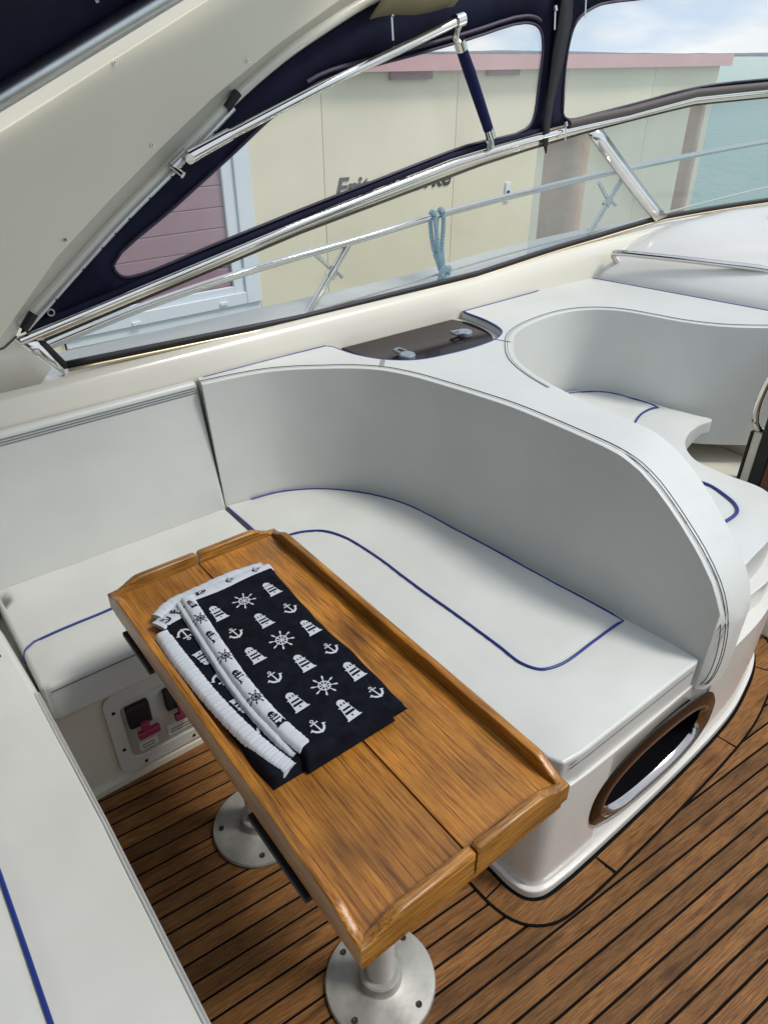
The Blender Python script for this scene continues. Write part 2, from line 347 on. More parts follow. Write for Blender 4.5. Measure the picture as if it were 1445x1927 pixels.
# ---------------------------------------------------------------- the boat's mouldings
boat = thing('motor_boat', 'cream moulded side wall, wing and dash of a motor boat around the cockpit', 'boat', (1.2, 1.93, 0))
xs = [-1.4 + i * .1 for i in range(52)]
prof = [(-.1, -.03), (.40, -.045), (.80, -.06), (.885, -.052), (.915, -.036), (.928, -.022), (.934, -.006), (.936, .02), (.925, .05)]
def zsill(x): return (.0 if x < .4 else (.012 * (x - .4) if x < 1.9 else .018 + .075 * (x - 1.9) - (.016 * (x - 1.9) ** 2)))
v = []; f = []
for x in xs:
    for z, yo in prof: v.append((x, Yw(x) + yo, z + zsill(x) * max(0, min(1, (z - .6) / .3))))
n = len(prof)
for i in range(len(xs) - 1):
    for j in range(n - 1): f.append((i * n + j, i * n + j + 1, (i + 1) * n + j + 1, (i + 1) * n + j))
obj('side_wall', v, f, GEL, boat, ang=50)
# side deck and outer hull
v = []; f = []
for x in xs:
    y = Yw(x); z = .93 + zsill(x)
    for dy, dz in ((.045, -.012), (.10, -.06), (.30, -.085), (.36, -.06), (.38, -.10), (.36, -.6), (.2, -2.1)): v.append((x, y + dy, z + dz))
for i in range(len(xs) - 1):
    for j in range(6): f.append((i * 7 + j, i * 7 + j + 1, (i + 1) * 7 + j + 1, (i + 1) * 7 + j))
obj('side_deck', v, f, GELW, boat, ang=50)
# wing (raked arch leg)
EDGE = [(.351, 1.086), (.548, 1.236), (.651, 1.312), (.811, 1.421), (.977, 1.540), (1.143, 1.640), (1.297, 1.714), (1.422, 1.768), (1.75, 1.88)]
wingp = [(-1.3, .93), (.36, .93), (.395, .965), (.327, 1.055)] + EDGE + [(1.6, 2.1), (1.3, 2.0), (.941, 1.83), (.664, 1.70), (.417, 1.585), (-.3, 1.25), (-1.3, 1.05)]
wing = onwall('wing', [wingp], -.008, GEL, boat, .02)
insp = [(-1.2, 1.02), (.18, 1.02), (.30, 1.07), (.47, 1.232), (.62, 1.343), (.773, 1.450), (.933, 1.556), (1.129, 1.668), (1.334, 1.770), (1.6, 1.88), (1.3, 1.925), (.941, 1.756), (.664, 1.625), (.417, 1.508), (-.3, 1.17), (-1.2, .985 + .05)]
inset = onwall('inset_panel', [insp], -.024, WINGM, wing, .012, bevel=.004)
for a, b in ((.693, 1.632), (1.036, 1.634), (.752, 1.46), (.497, 1.271), (.16, 1.12)):
    tube('screw', [(a, 1.8985, b), (a, 1.895, b)], .0042, CHROME, inset, 12)
    tube('screw_slot', [(a, 1.8955, b), (a, 1.8945, b)], .0018, BLACK, inset, 8)
tube('seam_line', [(x, 1.911, z) for x, z in ((-1.3, .985), (.1, 1.018), (.24, 1.028), (.30, 1.040), (.335, 1.062))], .0025, JOINT, wing, 6)
tube('rounded_edge', [(x, 1.915, z) for x, z in [(p.x, p.y) for p in crom([(a, b, 0) for a, b in EDGE], 4)]], .014, GEL, wing, 10)
TR = [(p.x, p.y) for p in crom([(a + .008, b - .010, 0) for a, b in EDGE[:5]], 5)]
track = tube('canvas_track', [(x, 1.902, z) for x, z in TR], .0085, DULL, boat, 8, flat=.8)
for i in range(2, len(TR) - 1, 2): tube('track_hole', [(TR[i][0] + .002, 1.8965, TR[i][1] - .002), (TR[i][0] + .002, 1.8925, TR[i][1] - .002)], .0026, BLACK, track, 8)
for c, d in (((.352, 1.078), (.385, 1.112)), ((.965, 1.532), (1.0, 1.565))):
    tube('track_end_cap', [(c[0], 1.90, c[1]), (d[0], 1.90, d[1])], [.011, .013], BLACK, track, 8)
# window frame
RUP = [(.340, 1.048), (1.173, 1.226), (1.779, 1.345), (2.112, 1.390), (2.317, 1.413), (2.647, 1.444), (3.015, 1.497), (3.438, 1.517), (3.75, 1.52)]
RLO = [(.397, 1.036), (1.17, 1.199), (1.906, 1.329), (2.112, 1.358), (2.445, 1.402), (3.026, 1.474), (3.451, 1.492), (3.75, 1.495)]
GBO = [(.436, .968), (1.151, .953), (1.491, .960), (1.941, .970), (2.225, .993), (2.6, 1.022), (2.96, 1.058), (3.606, 1.084), (3.75, 1.085)]
def inter(pts, x):
    for (a, b), (c, d) in zip(pts, pts[1:]):
        if a <= x <= c: return b + (d - b) * (x - a) / (c - a)
    return pts[-1][1] if x > pts[-1][0] else pts[0][1]
wf = tube('window_frame', wpath(RUP, -.014), .0115, CHROME, boat, 12)
onwall('frame_bar', [RLO + [(x, z - .004) for x, z in RUP[::-1]]], -.006, mat('frame_cream_metal', (.62, .57, .46), .18, metal=.8), wf, .016)
tube('frame_line', wpath([(x, z - .001) for x, z in RLO], -.014), .0022, BLACK, wf, 6)
onwall('gasket', [GBO + [(x, z - .017) for x, z in GBO[::-1]]], -.004, BLACK, wf, .012)
onwall('gasket', [[(.372, 1.043), (.397, 1.036), (.436, .968), (.436, .951), (.425, .951)]], -.0045, BLACK, wf, .012)
onwall('frame_bar', [[(.330, 1.055), (.350, 1.052), (.378, 1.043), (.425, .951), (.424, .934)]], -.007, CHROME, wf, .014)
onwall('sill_trim', [[(x, z - .0175) for x, z in GBO] + [(x, z - .026) for x, z in GBO[::-1]]], -.008, mat('sill_tan', (.60, .50, .34), .3, metal=.5), wf, .012)
DIVX0, DIVX1 = 2.446, 2.522
onwall('divider', [[(2.446, 1.398), (2.522, 1.409), (2.990, 1.055), (2.925, 1.040)]], -.012, CHROME, wf, .012)
onwall('pane', [[(.385, 1.04)] + [(.436, .965)] + [p for p in GBO[1:4]] + [(2.2, .99), (2.2, 1.372)] + [(1.906, 1.332), (1.17, 1.202)]], .002, GLASSP, wf, 0)
onwall('windscreen_pane', [[(2.2, .985)] + GBO[5:] + RLO[::-1][:4] + [(2.2, 1.372)]], .002, REFLP, wf, 0)
# dash dome
ys = [1.96 - i * .04 for i in range(38)]; v = []; f = []
dp = [(0, .80), (.012, .86), (.035, .895), (.07, .928), (.12, .965), (.18, .995), (.27, 1.025), (.42, 1.05), (.7, 1.066), (1.1, 1.07), (1.3, 1.05), (1.5, .9)]
for y in ys:
    x0 = 2.530 + .215 * (1.971 - y); g = 1.0
    if y > 1.68: g = math.sqrt(max(.0, 1 - ((y - 1.68) / .30) ** 2)) ** .8
    for dx, z in dp: v.append((x0 + dx, min(y, Yw(x0 + dx) - .015), .80 + (z - .80) * g))
for i in range(len(ys) - 1):
    for j in range(len(dp) - 1): f.append((i * 12 + j, i * 12 + j + 1, (i + 1) * 12 + j + 1, (i + 1) * 12 + j))
dash = obj('dashboard', v, f, GELW, boat, ang=60)
v, f = [], []
for i in range(24): v.append((3.33 + .10 * math.cos(i * R(15)), 1.50 + .055 * math.sin(i * R(15)), 1.0725))
obj('speaker_grille', v, [tuple(range(24))], NAVY, dash, solid=.004)
# dinette base
def oval(a, b, k=2.4, n=56):
    return [(1.232 + math.copysign(abs(math.cos(t)) ** (2 / k), math.cos(t)) * a, .192 + math.copysign(abs(math.sin(t)) ** (2 / k), math.sin(t)) * b) for t in [2 * math.pi * i / n for i in range(n)]]
base = prism('seat_base', offs(FOOT, -.014) + [(2.09, 1.9), (.80, 1.9)], .37, 0.0, GELW, boat, ang=50)
_o = oval(.212, .098); _n2 = len(_o)
cut = obj('cutter', [(x, .40, z) for x, z in _o] + [(x, .64, z) for x, z in _o], [tuple(range(_n2)), tuple(range(2 * _n2 - 1, _n2 - 1, -1))] + [(i, _n2 + i, _n2 + (i + 1) % _n2, (i + 1) % _n2) for i in range(_n2)], DARKIN)
bo = base.modifiers.new('cut', 'BOOLEAN'); bo.operation = 'DIFFERENCE'; bo.solver = 'EXACT'; bo.object = cut
bpy.context.view_layer.update()
_m = bpy.data.meshes.new_from_object(base.evaluated_get(bpy.context.evaluated_depsgraph_get()))
base.modifiers.clear(); base.data = _m; bpy.data.objects.remove(cut)
strip('base_lip', offs(FOOT, -.016), FOOT, .028, .030, GELW, base, bevel=.006)
box('seat_base', (-.9, 1.392, -.001), (.795, 1.9, .36), GEL, boat, bevel=.004)
box('seat_base', (-.9, -1.2, -.001), (.055, 1.385, .36), GEL, boat, bevel=.004)
strip('base_lip', [(-.9, 1.394), (.795, 1.394)], [(-.9, 1.380), (.795, 1.380)], .018, .020, GEL, base)
prism('seat_base', [(1.50, .56), (1.75, .565), (1.93, .60), (2.03, .66), (2.06, .76), (2.05, 1.2), (2.3, 1.3), (2.3, 1.6), (1.5, 1.6)], .445, .365, GELW, boat, bevel=.004)
box('far_side_wall', (-1.7, -1.95, -.05), (3.3, -1.80, .99), GEL, boat, bevel=.02)
box('aft_wall', (-1.78, -1.80, -.05), (-1.60, 1.9, .99), GEL, boat, bevel=.02)
# companion bulkhead / footwell
box('bulkhead', (2.62, .98, 0), (2.66, 1.9, .835), GEL, boat, bevel=.004)
box('footwell_step', (2.10, .60, 0), (2.615, 1.5, .33), GEL, boat, bevel=.01)

# ---------------------------------------------------------------- cushions
def seams(parent, path, dz, offsets, m=THREAD, r=.0011):
    for d in offsets: tube('seam', [(p[0], p[1], dz) for p in offs(path, d)], r, m, parent, 5)
SC = 'white vinyl seat cushions of the dinette'
# left seat
lc = thing('seat_cushion', 'long white vinyl seat cushion in the lower left corner with one blue piping line', 'cushion', (-.35, .4, .35), SC)
def pdist(path, x, y, closed=True):
    best = 9.0; n_ = len(path)
    for k_ in range(n_ if closed else n_ - 1):
        ax, ay = path[k_][0], path[k_][1]; bx, by = path[(k_ + 1) % n_][0], path[(k_ + 1) % n_][1]
        ux, uy = bx - ax, by - ay; L2 = ux * ux + uy * uy
        t_ = max(0, min(1, ((x - ax) * ux + (y - ay) * uy) / L2)) if L2 > 1e-12 else 0
        d_ = math.hypot(x - ax - ux * t_, y - ay - uy * t_); best = d_ if d_ < best else best
    return best
def inside(path, x, y):
    c_ = False; n_ = len(path)
    for k_ in range(n_):
        ax, ay = path[k_]; bx, by = path[k_ - 1]
        if (ay > y) != (by > y) and x < (bx - ax) * (y - ay) / (by - ay) + ax: c_ = not c_
    return c_
def pad(name, loop, zt, zb, parent, bevel=.028, pipes=(), zbf=None):
    # stuffed cushion: crowned top that sinks along its piping, loose shallow wrinkles
    loop = dens(loop, .035)
    def zf(x, y):
        d_ = pdist(loop, x, y); z_ = zt - .010 * math.exp(-d_ / .045)
        z_ += .0034 * noise.noise(Vector((x * 7, y * 7, zt * 3))) + .0013 * noise.noise(Vector((x * 22 + y * 9, y * 16, 3.1)))
        for p_ in pipes: z_ -= .0042 * math.exp(-(pdist(p_, x, y, False) / .013) ** 2)
        return z_
    pts = [Vector(p_) for p_ in loop]; n_ = len(pts); g = .017
    xa, xb = min(p_.x for p_ in pts), max(p_.x for p_ in pts); ya, yb = min(p_.y for p_ in pts), max(p_.y for p_ in pts)
    y = ya; r_ = 0
    while y < yb:
        x = xa + (g / 2 if r_ % 2 else 0); gg = g if y > -.05 else .08
        while x < xb:
            gx = g if x > -.25 else .06
            if inside(loop, x, y) and pdist(loop, x, y) > .034: pts.append(Vector((x, y)))
            x += gx
        y += gg; r_ += 1
    vo, eo, fo, ov_, oe_, of_ = geometry.delaunay_2d_cdt(pts, [(k_, (k_ + 1) % n_) for k_ in range(n_)], [], 1, 1e-6)
    back = {}
    for k_, src in enumerate(ov_):
        for q in src: back[q] = k_
    v = [(p_.x, p_.y, zf(p_.x, p_.y)) for p_ in vo]; f = [tuple(q) for q in fo]; b0 = len(v)
    v += [(p_[0], p_[1], zbf(p_[0], p_[1]) if zbf else zb) for p_ in loop]
    f.append(tuple(range(b0 + n_ - 1, b0 - 1, -1)))
    for k_ in range(n_): f.append((back[k_], b0 + k_, b0 + (k_ + 1) % n_, back[(k_ + 1) % n_]))
    obj(name, v, f, VIN, parent, bevel=bevel, seg=5, ang=75)
    for p_ in pipes:
        r_ = p_[0][2] if len(p_[0]) > 2 else .0036
        q = [(a_[0], a_[1], zf(a_[0], a_[1]) + r_ * .85) for a_ in dens([a_[:2] for a_ in p_], .02, False)]
        tube('piping', q, r_, BLUE, parent, 8)
    return zf
pad('pad', [(-.80, -1.1), (.088, -1.1), (.089, .5), (.086, .95), (.078, 1.36), (.066, 1.62), (.05, 1.79), (-.80, 1.79)], .458, .345, lc, .022, [[(-.095, -.2, .0042), (-.095, .40), (-.098, .95), (-.105, 1.35), (-.13, 1.45), (-.2, 1.50), (-.4, 1.52)], [(-.3, 1.532, .0035), (.040, 1.530)]])
for d in (-.001, -.008): tube('seam', [(.0885 + d, -1.05, .4465 - d * .6 + (.004 if d < -.002 else 0)), (.0895 + d, .5, .4465 + (.004 if d < -.002 else 0)), (.0865 + d, .95, .4465 + (.004 if d < -.002 else 0)), (.0785 + d, 1.36, .4465 + (.004 if d < -.002 else 0))], .0012, mat('seam_light', (.42, .43, .44), .7), lc, 5)
# back seat
bc = thing('seat_cushion', 'short white vinyl seat cushion behind the table, above the switch panel', 'cushion', (.42, 1.58, .35), SC)
pad('pad', [(.082, 1.375), (.10, 1.36), (.756, 1.36), (.763, 1.40), (.763, 1.80), (.082, 1.80)], .458, .335, bc, .024, [[(.098, 1.520, .0034), (.115, 1.528), (.2, 1.529), (.45, 1.53), (.75, 1.53)]])
tube('piping', [(.0815, 1.49, .432), (.083, 1.505, .440), (.0905, 1.515, .4478), (.099, 1.5205, .4515)], .0032, BLUE, bc, 8)
tube('seam', [(.10, 1.3588, .4315), (.75, 1.3588, .4315)], .0012, THREAD, bc, 5)
# right seat
SEATIN = c2([(.780, 1.800), (.94, 1.783), (1.062, 1.718), (1.159, 1.614), (1.227, 1.478), (1.250, 1.36), (1.261, 1.244), (1.275, 1.11), (1.287, .992), (1.302, .85), (1.315, .706), (1.326, .60), (1.332, .515)], 4)
rc = thing('seat_cushion', 'large curved white vinyl seat cushion right of the table, blue piping tracing an inner panel', 'cushion', (1.05, 1.1, .35), SC)
_pa = [(p[0] - .010, p[1] - .006, .0034) for p in SEATIN[2:-8]] + [(1.304, .705, .0034)]
_pb = [(p.x, p.y, .0036) for p in crom([(.80, 1.54, 0), (.862, 1.525, 0), (.925, 1.485, 0), (.955, 1.42, 0), (.970, 1.33, 0), (.978, 1.085, 0), (.986, .824, 0), (.985, .755, 0), (1.005, .710, 0), (1.061, .692, 0), (1.17, .695, 0), (1.304, .702, 0)], 5)]
pad('pad', [(.768, 1.80)] + [(p[0] + .004, p[1]) for p in SEATIN] + [(1.325, .507), (.90, .505), (.852, .512), (.838, .54), (.835, 1.2), (.79, 1.40), (.770, 1.48)], .462, .335, rc, .026, [_pa, _pb])
tube('piping', [(.767, 1.785, .4535), (.769, 1.68, .4535), (.769, 1.50, .4535)], .0038, BLUE, rc, 8)
for dz, dy in ((.4285, .5045), (.4385, .5065)): tube('seam', [(.87, dy + .001, dz), (.92, dy, dz), (1.31, dy + .002, dz)], .0011, THREAD, rc, 5)
# left backrest
lb = thing('backrest_cushion', 'flat white vinyl backrest cushion on the left against the hull side, double seam on top', 'cushion', (.2, 1.83, .45))
obj('pad', [(-.9, 1.795, .43), (.770, 1.795, .43), (.752, 1.842, .858), (-.9, 1.842, .850), (-.9, 1.868, .40), (.770, 1.868, .40), (.752, 1.868, .862), (-.9, 1.868, .853)], [(0, 1, 2, 3), (4, 5, 6, 7), (0, 1, 5, 4), (1, 2, 6, 5), (2, 3, 7, 6), (3, 0, 4, 7)], VIN, lb, bevel=.014, seg=4, ang=70)
for z_, y_ in ((.843, 1.8392), (.836, 1.8384), (.829, 1.8376)): tube('seam', [(-.9, y_ - .0004, z_ - .008), (.745, y_ - .0004, z_)], .0010, THREAD, lb, 5)

# curved backrest with its wide top pad
INN = c2([(.752, 1.812), (.85, 1.802), (.943, 1.784), (1.02, 1.750), (1.090, 1.705), (1.16, 1.655), (1.220, 1.590), (1.262, 1.50), (1.290, 1.393), (1.315, 1.28), (1.334, 1.172), (1.341, 1.05), (1.343, .931), (1.342, .77), (1.341, .62), (1.339, .50)], 3)
INB = c2([(.770, 1.800), (.85, 1.797), (.94, 1.780), (1.0, 1.755), (1.062, 1.715), (1.12, 1.66), (1.170, 1.60), (1.225, 1.48), (1.248, 1.37), (1.258, 1.27), (1.266, 1.172), (1.280, 1.05), (1.293, .931), (1.310, .77), (1.322, .62), (1.335, .50)], 3)
CAV = c2([(1.500, .52), (1.510, .62), (1.512, .77), (1.514, .914), (1.520, 1.073), (1.535, 1.19), (1.562, 1.304), (1.61, 1.41), (1.685, 1.496), (1.76, 1.56), (1.85, 1.600), (2.0, 1.625), (2.12, 1.618), (2.21, 1.575), (2.266, 1.507), (2.30, 1.40), (2.326, 1.306), (2.39, 1.19), (2.502, 1.083), (2.62, .99)], 3)
FWD = [(2.74, .97), (2.700, 1.18), (2.62, 1.55), (2.530, 1.955)]
HULLE = [(2.2, 1.873), (1.808, 1.870)]
LIDC = c2([(1.806, 1.84), (1.80, 1.73), (1.765, 1.625), (1.70, 1.580), (1.60, 1.562), (1.47, 1.566), (1.36, 1.588), (1.28, 1.655), (1.235, 1.75), (1.222, 1.84)], 4)
TOPL = INN + [(1.360, .488), (1.42, .482), (1.475, .492)] + CAV + FWD + HULLE + LIDC + [(1.215, 1.870), (.765, 1.868)]
BOTL = INB + [(1.360, .488), (1.42, .482), (1.475, .492)] + CAV + FWD + HULLE + LIDC + [(1.215, 1.870), (.775, 1.868)]
cb = thing('curved_backrest', 'sweeping white vinyl backrest wrapping the dinette and the helm seat, wide flat top', 'backrest', (1.4, 1.2, .36))
nT = len(TOPL)
bm = bmesh.new()
tv = [bm.verts.new((a, b, .86)) for a, b in TOPL]; mv = [bm.verts.new((a, b, .41)) for a, b in BOTL]
bm.faces.new(tv); bm.faces.new(mv[::-1])
for i in range(nT): bm.faces.new((tv[i], mv[i], mv[(i + 1) % nT], tv[(i + 1) % nT]))
bmesh.ops.recalc_face_normals(bm, faces=bm.faces)
bmesh.ops.triangulate(bm, faces=[q for q in bm.faces if len(q.verts) > 4])
PY = [.48, .487, .50, .52, .54, .57, .60, .64, .68, .72, .76, .80, .84, .88]
for y in PY[1:]:
    bmesh.ops.bisect_plane(bm, geom=bm.verts[:] + bm.edges[:] + bm.faces[:], plane_co=(0, y, 0), plane_no=(0, 1, 0), dist=1e-5)
PZ = [(.47, .50), (.487, .56), (.505, .605), (.535, .655), (.587, .712), (.64, .757), (.68, .788), (.73, .822), (.78, .845), (.83, .857), (.88, .86)]
for q in bm.verts:
    if q.co.x < 1.7 and q.co.y < .88:
        zt = inter(PZ, q.co.y); ex = max(0, (q.co.x - 1.36) / .15); 
        lowb = .41 - max(0, min(1, (.56 - q.co.y) / .07)) * .06
        fr = (q.co.z - .41) / .45
        q.co.z = lowb + fr * (zt - .035 * ex * ex * max(0, min(1, (.86 - q.co.y) / .3)) - lowb)
me = bpy.data.meshes.new('upholstery'); bm.to_mesh(me); bm.free()
o = obj('upholstery', [q.co[:] for q in me.vertices], [tuple(p.vertices) for p in me.polygons], VIN, cb, bevel=.030, seg=6, ang=75)
def topz(y): return inter(PZ, y) if y < .88 else .86
ST = [(a, b) for a, b in INN if b > .80]
ENDP = [(.78, .845), (.73, .822), (.68, .788), (.64, .757), (.587, .712), (.535, .655), (.507, .607), (.490, .56), (.480, .50), (.478, .45), (.482, .40), (.49, .37)]
for d, dz, dx in ((-.0080, -.0068, .0074), (-.018, -.0006, .0175), (-.026, .0012, .0255)):
    pth = [(p[0], p[1], topz(q[1]) + dz) for p, q in zip(offs(ST, d), ST)]
    ep = [Vector((0, .83, .857))] + [Vector((0, a, b)) for a, b in ENDP]
    for k_ in range(1, len(ep)):
        t_ = (ep[min(k_ + 1, len(ep) - 1)] - ep[k_ - 1]).normalized(); nn_ = Vector((0, t_.z, -t_.y)); q = ep[k_] + nn_ * (dz + .0022)
        pth.append((1.3415 + dx - .0012, q.y, q.z))
    tube('seam', crom(pth, 2), .0012, THREAD, cb, 5)
CS = CAV[15:]
for d, dz in ((-.0080, -.0068), (-.018, -.0006), (-.026, .0012)):
    # cavity edge runs the other way round the pad
    tube('seam', [(p[0], p[1], .86 + dz) for p in offs(CS, -d if dz > 0 else d)] if False else [(p[0], p[1], .86 + dz) for p in offs(CS, d)], .0012, THREAD, cb, 5)
LP = [(.78, 1.860)] + [(1.0, 1.864), (1.205, 1.862)]
tube('piping', [(a, b, .858) for a, b in LP] + [(p[0], p[1], .857) for p in LIDC[::-1]] + [(1.808, 1.858, .858), (2.2, 1.868, .858), (2.525, 1.948, .858), (2.61, 1.56, .858), (2.69, 1.18, .858), (2.72, 1.0, .858)], .0042, BLUE, cb, 8)
for x_ in (1.245, 1.252, 1.259): tube('seam', [(x_ - .012, 1.612, .8612), (x_ + .03, 1.655, .8612)], .001, THREAD, cb, 5)
tube('seam', [(1.675, 1.585, .8612), (1.70, 1.52, .8612)], .001, THREAD, cb, 5)

# helm seat
hs = thing('helm_seat_cushion', 'white vinyl helm seat cushion with a scooped front edge inside the curved backrest', 'cushion', (1.9, 1.1, .43))
HL = c2([(1.49, .60), (1.70, .597), (1.86, .625), (1.98, .68), (2.035, .76), (2.025, .88), (2.035, .985), (2.075, 1.04), (2.125, 1.078), (2.20, 1.108), (2.28, 1.117), (2.345, 1.113), (2.356, 1.124), (2.338, 1.18), (2.315, 1.27), (2.305, 1.40), (2.28, 1.50), (2.21, 1.575), (2.05, 1.612), (1.85, 1.595), (1.70, 1.50), (1.57, 1.32), (1.53, 1.10), (1.50, .9)], 4, True)
_h = [[(p.x, p.y, r_) for p in crom([(a, b, 0) for a, b in q], 5)] for r_, q in ((.0036, [(1.98, 1.598), (2.12, 1.582), (2.195, 1.55), (2.255, 1.495), (2.278, 1.40), (2.288, 1.294)]), (.0040, [(2.288, 1.294), (2.24, 1.296), (2.17, 1.288), (2.108, 1.266), (2.02, 1.22), (1.9, 1.15)]), (.0050, [(1.80, 1.02), (1.907, .883), (1.895, .81), (1.865, .755), (1.83, .728), (1.766, .722), (1.65, .74)]))]
pad('pad', HL, .556, .432, hs, .022, _h, lambda x, y: .432 + .072 * max(0, min(1, (x - 2.10) / .2)) * max(0, min(1, (1.40 - y) / .2)))

# ---------------------------------------------------------------- table
tb = thing('table', 'wooden folding dinette table with raised edge rails on two pedestals', 'table', (.45, .82, 0))
TZ = .700; X0, X1, Y0, Y1, XM = .252, .650, .372, 1.262, .451
for a, b in ((X0 + .006, XM - .0012), (XM + .0012, X1 - .006)):
    box('table_leaf', (a, Y0 + .006, TZ - .024), (b, Y1 - .006, TZ), TABLE, tb, bevel=.0012, seg=1)
def fiddle(p0, p1, m, lowa, lowb, w=.016, h=.028):
    a, b = Vector((*p0, 0)), Vector((*p1, 0)); L_ = (b - a).length; t = (b - a).normalized(); nn = Vector((-t.y, t.x, 0))   # inward = left
    st = [0, .006, .02, .034, .046, .056, .064, .072]
    ss = (st if lowa else [0, .002, .005]) + [L_ / 2] + [L_ - q for q in ((st if lowb else [0, .002, .005])[::-1])]
    def hh(s):
        def dip(d):
            if d > .07: return h
            k = min(1, max(0, (d - .012) / .056)); return .007 + (h - .007) * (k * k * (3 - 2 * k))
        q = h
        if lowa: q = min(q, dip(s))
        elif s < .005: q = h - .004 * (1 - s / .005)
        if lowb: q = min(q, dip(L_ - s))
        elif L_ - s < .005: q = h - .004 * (1 - (L_ - s) / .005)
        return q
    v = []; f = []; K = 8
    for s in ss:
        z = TZ + hh(s); zb = TZ - .030; c = a + t * s; e = .0036
        mi0 = s if lowa and s < w else None
        for k_, (u, zz) in enumerate(((0, zb), (0, z - e), (.0010, z - .0010), (e, z), (w - e, z), (w - .0010, z - .0010), (w, z - e), (w, zb))):
            ss_ = s
            if lowa: ss_ = max(s, min(u, w))           # mitre
            if lowb: ss_ = min(ss_, L_ - min(u, w))
            p = a + t * ss_ + nn * u; v.append((p.x, p.y, zz))
    for i in range(len(ss) - 1):
        for j in range(K): f.append((i * K + j, i * K + (j + 1) % K, (i + 1) * K + (j + 1) % K, (i + 1) * K + j))
    f += [tuple(range(K - 1, -1, -1)), tuple((len(ss) - 1) * K + j for j in range(K))]
    return obj('edge_rail', v, f, m, tb, ang=50)
G = .0024
fiddle((X0, Y1), (X0, Y0), TABLE, True, True)
fiddle((X1, Y0), (X1, Y1), TABLE, True, True)
fiddle((X0, Y0), (XM - G, Y0), FIDX, True, False); fiddle((XM + G, Y0), (X1, Y0), FIDX, False, True)
fiddle((X1, Y1), (XM + G, Y1), FIDX, True, False); fiddle((XM - G, Y1), (X0, Y1), FIDX, False, True)
box('table_leaf', (X0 + .004, Y0 + .004, TZ - .052), (X1 - .004, Y1 - .004, TZ - .0305), TABLE, tb, bevel=.003, seg=2)
for y0_, y1_ in ((1.06, 1.20), (.50, .67)):
    box('bracket', (X0 - .0045, y0_, TZ - .066), (X0 + .03, y1_, TZ - .053), BLACK, tb, bevel=.003)
for cx, cy, rot in ((.440, .580, 20), (.420, 1.055, 65)):
    ped = lathe('pedestal', (cx, cy, 0), [(.029, .03), (.029, .10), (.0285, .645)], POSTM, tb, 32)
    bs = lathe('pedestal_base', (cx, cy, .002), [(.116, 0), (.1165, .006), (.114, .0105), (.10, .0135), (.06, .020), (.046, .024), (.043, .030), (.0425, .048), (.039, .051), (.030, .0515)], BASEM, tb, 56, 30)
    for k in range(4):
        a = R(rot + 90 * k); px, py = cx + .094 * math.cos(a), cy + .094 * math.sin(a)
        lathe('screw', (px, py, .0188), [(.0062, -.004), (.0062, .0008), (.0045, .0012), (.0030, .0002)], mat('screw_dark', (.015, .014, .012), .6) if k == 0 and cx > .43 else bpy.data.materials['screw_dark'], bs, 14)

# ---------------------------------------------------------------- folded cloth
cl = thing('folded_cloth', 'folded navy and white cotton cloth printed with lighthouses, wheels and anchors, on the table', 'cloth', (.42, .89, TZ))
def hz(x, y):   # top of the upper fold
    return .7335 + .0016 * math.sin(x * 40 + y * 9) * math.sin(y * 21 + 1) + .0008 * math.sin(y * 55 + x * 30)
def hl(x, y):   # lower fold
    return .7195 + .0012 * math.sin(x * 60 + y * 25) + .0010 * math.sin(y * 38)
def slab(name, bound, hf, zb, m, nx=40, ny=70, rim=.012):
    # bound(t)-> (xl,xr) for y; a pillow-edged sheet
    y0, y1, fx = bound; v = []; f = []
    for j in range(ny + 1):
        tj = j / ny; y = y0 + (y1 - y0) * tj; xl, xr = fx(y)
        for i in range(nx + 1):
            ti = i / nx; x = xl + (xr - xl) * ti
            d = min((x - xl), (xr - x), (y - y0), (y1 - y)); e = max(0, min(1, d / rim)); e = math.sqrt(1 - (1 - e) ** 2)
            v.append((x, y, zb + (hf(x, y) - zb) * e))
    for j in range(ny):
        for i in range(nx): a = j * (nx + 1) + i; f.append((a, a + 1, a + nx + 2, a + nx + 1))
    return obj(name, v, f, m, cl, ang=80)
def wob(y, s, a=.002): return a * math.sin(y * 31 + s) + a * .6 * math.sin(y * 67 + s * 2)
slab('lower_fold', (.645, 1.132, lambda y: (.284 + wob(y, 1) + max(0, y - 1.05) * .35, .552 + wob(y, 2))), hl, TZ + .001, COTN)
slab('upper_fold', (.636, 1.108, lambda y: (.346 + wob(y, 3), .519 + .039 * (y - .636) / .46 + wob(y, 4, .0015))), hz, TZ + .003, COTN, 50, 90)
def band(name, pts, wid, m, hgt, ripple=0, rn=0, zb=TZ, sub=14):
    P = crom(pts, sub); v = []; f = []; K = 9
    for i, p in enumerate(P):
        t = (P[min(i + 1, len(P) - 1)] - P[max(i - 1, 0)]); t.z = 0; t.normalize(); nn = Vector((-t.y, t.x, 0))
        w = wid[min(len(wid) - 1, i * len(wid) // len(P))] if isinstance(wid, list) else wid
        rp = ripple * (math.sin(i * rn) + .7 * math.sin(i * rn * .43 + 1) + .5 * math.sin(i * rn * 1.7 + 2)); 
        for k in range(K):
            u = k / (K - 1) * 2 - 1; c = math.sqrt(max(0, 1 - abs(u) ** 3))
            q = p + nn * (u * w / 2 + (rp * 1.2 if abs(u) > .6 else 0)); v.append((q.x, q.y, p.z - hgt + hgt * c + rp * c * (1 - .4 * u)))
    for i in range(len(P) - 1):
        for k in range(K - 1): f.append((i * K + k, i * K + k + 1, (i + 1) * K + k + 1, (i + 1) * K + k))
    n_ = len(P)
    f += [tuple(range(K)), tuple((n_ - 1) * K + k for k in range(K))]
    return obj(name, v, f, m, cl, ang=80)
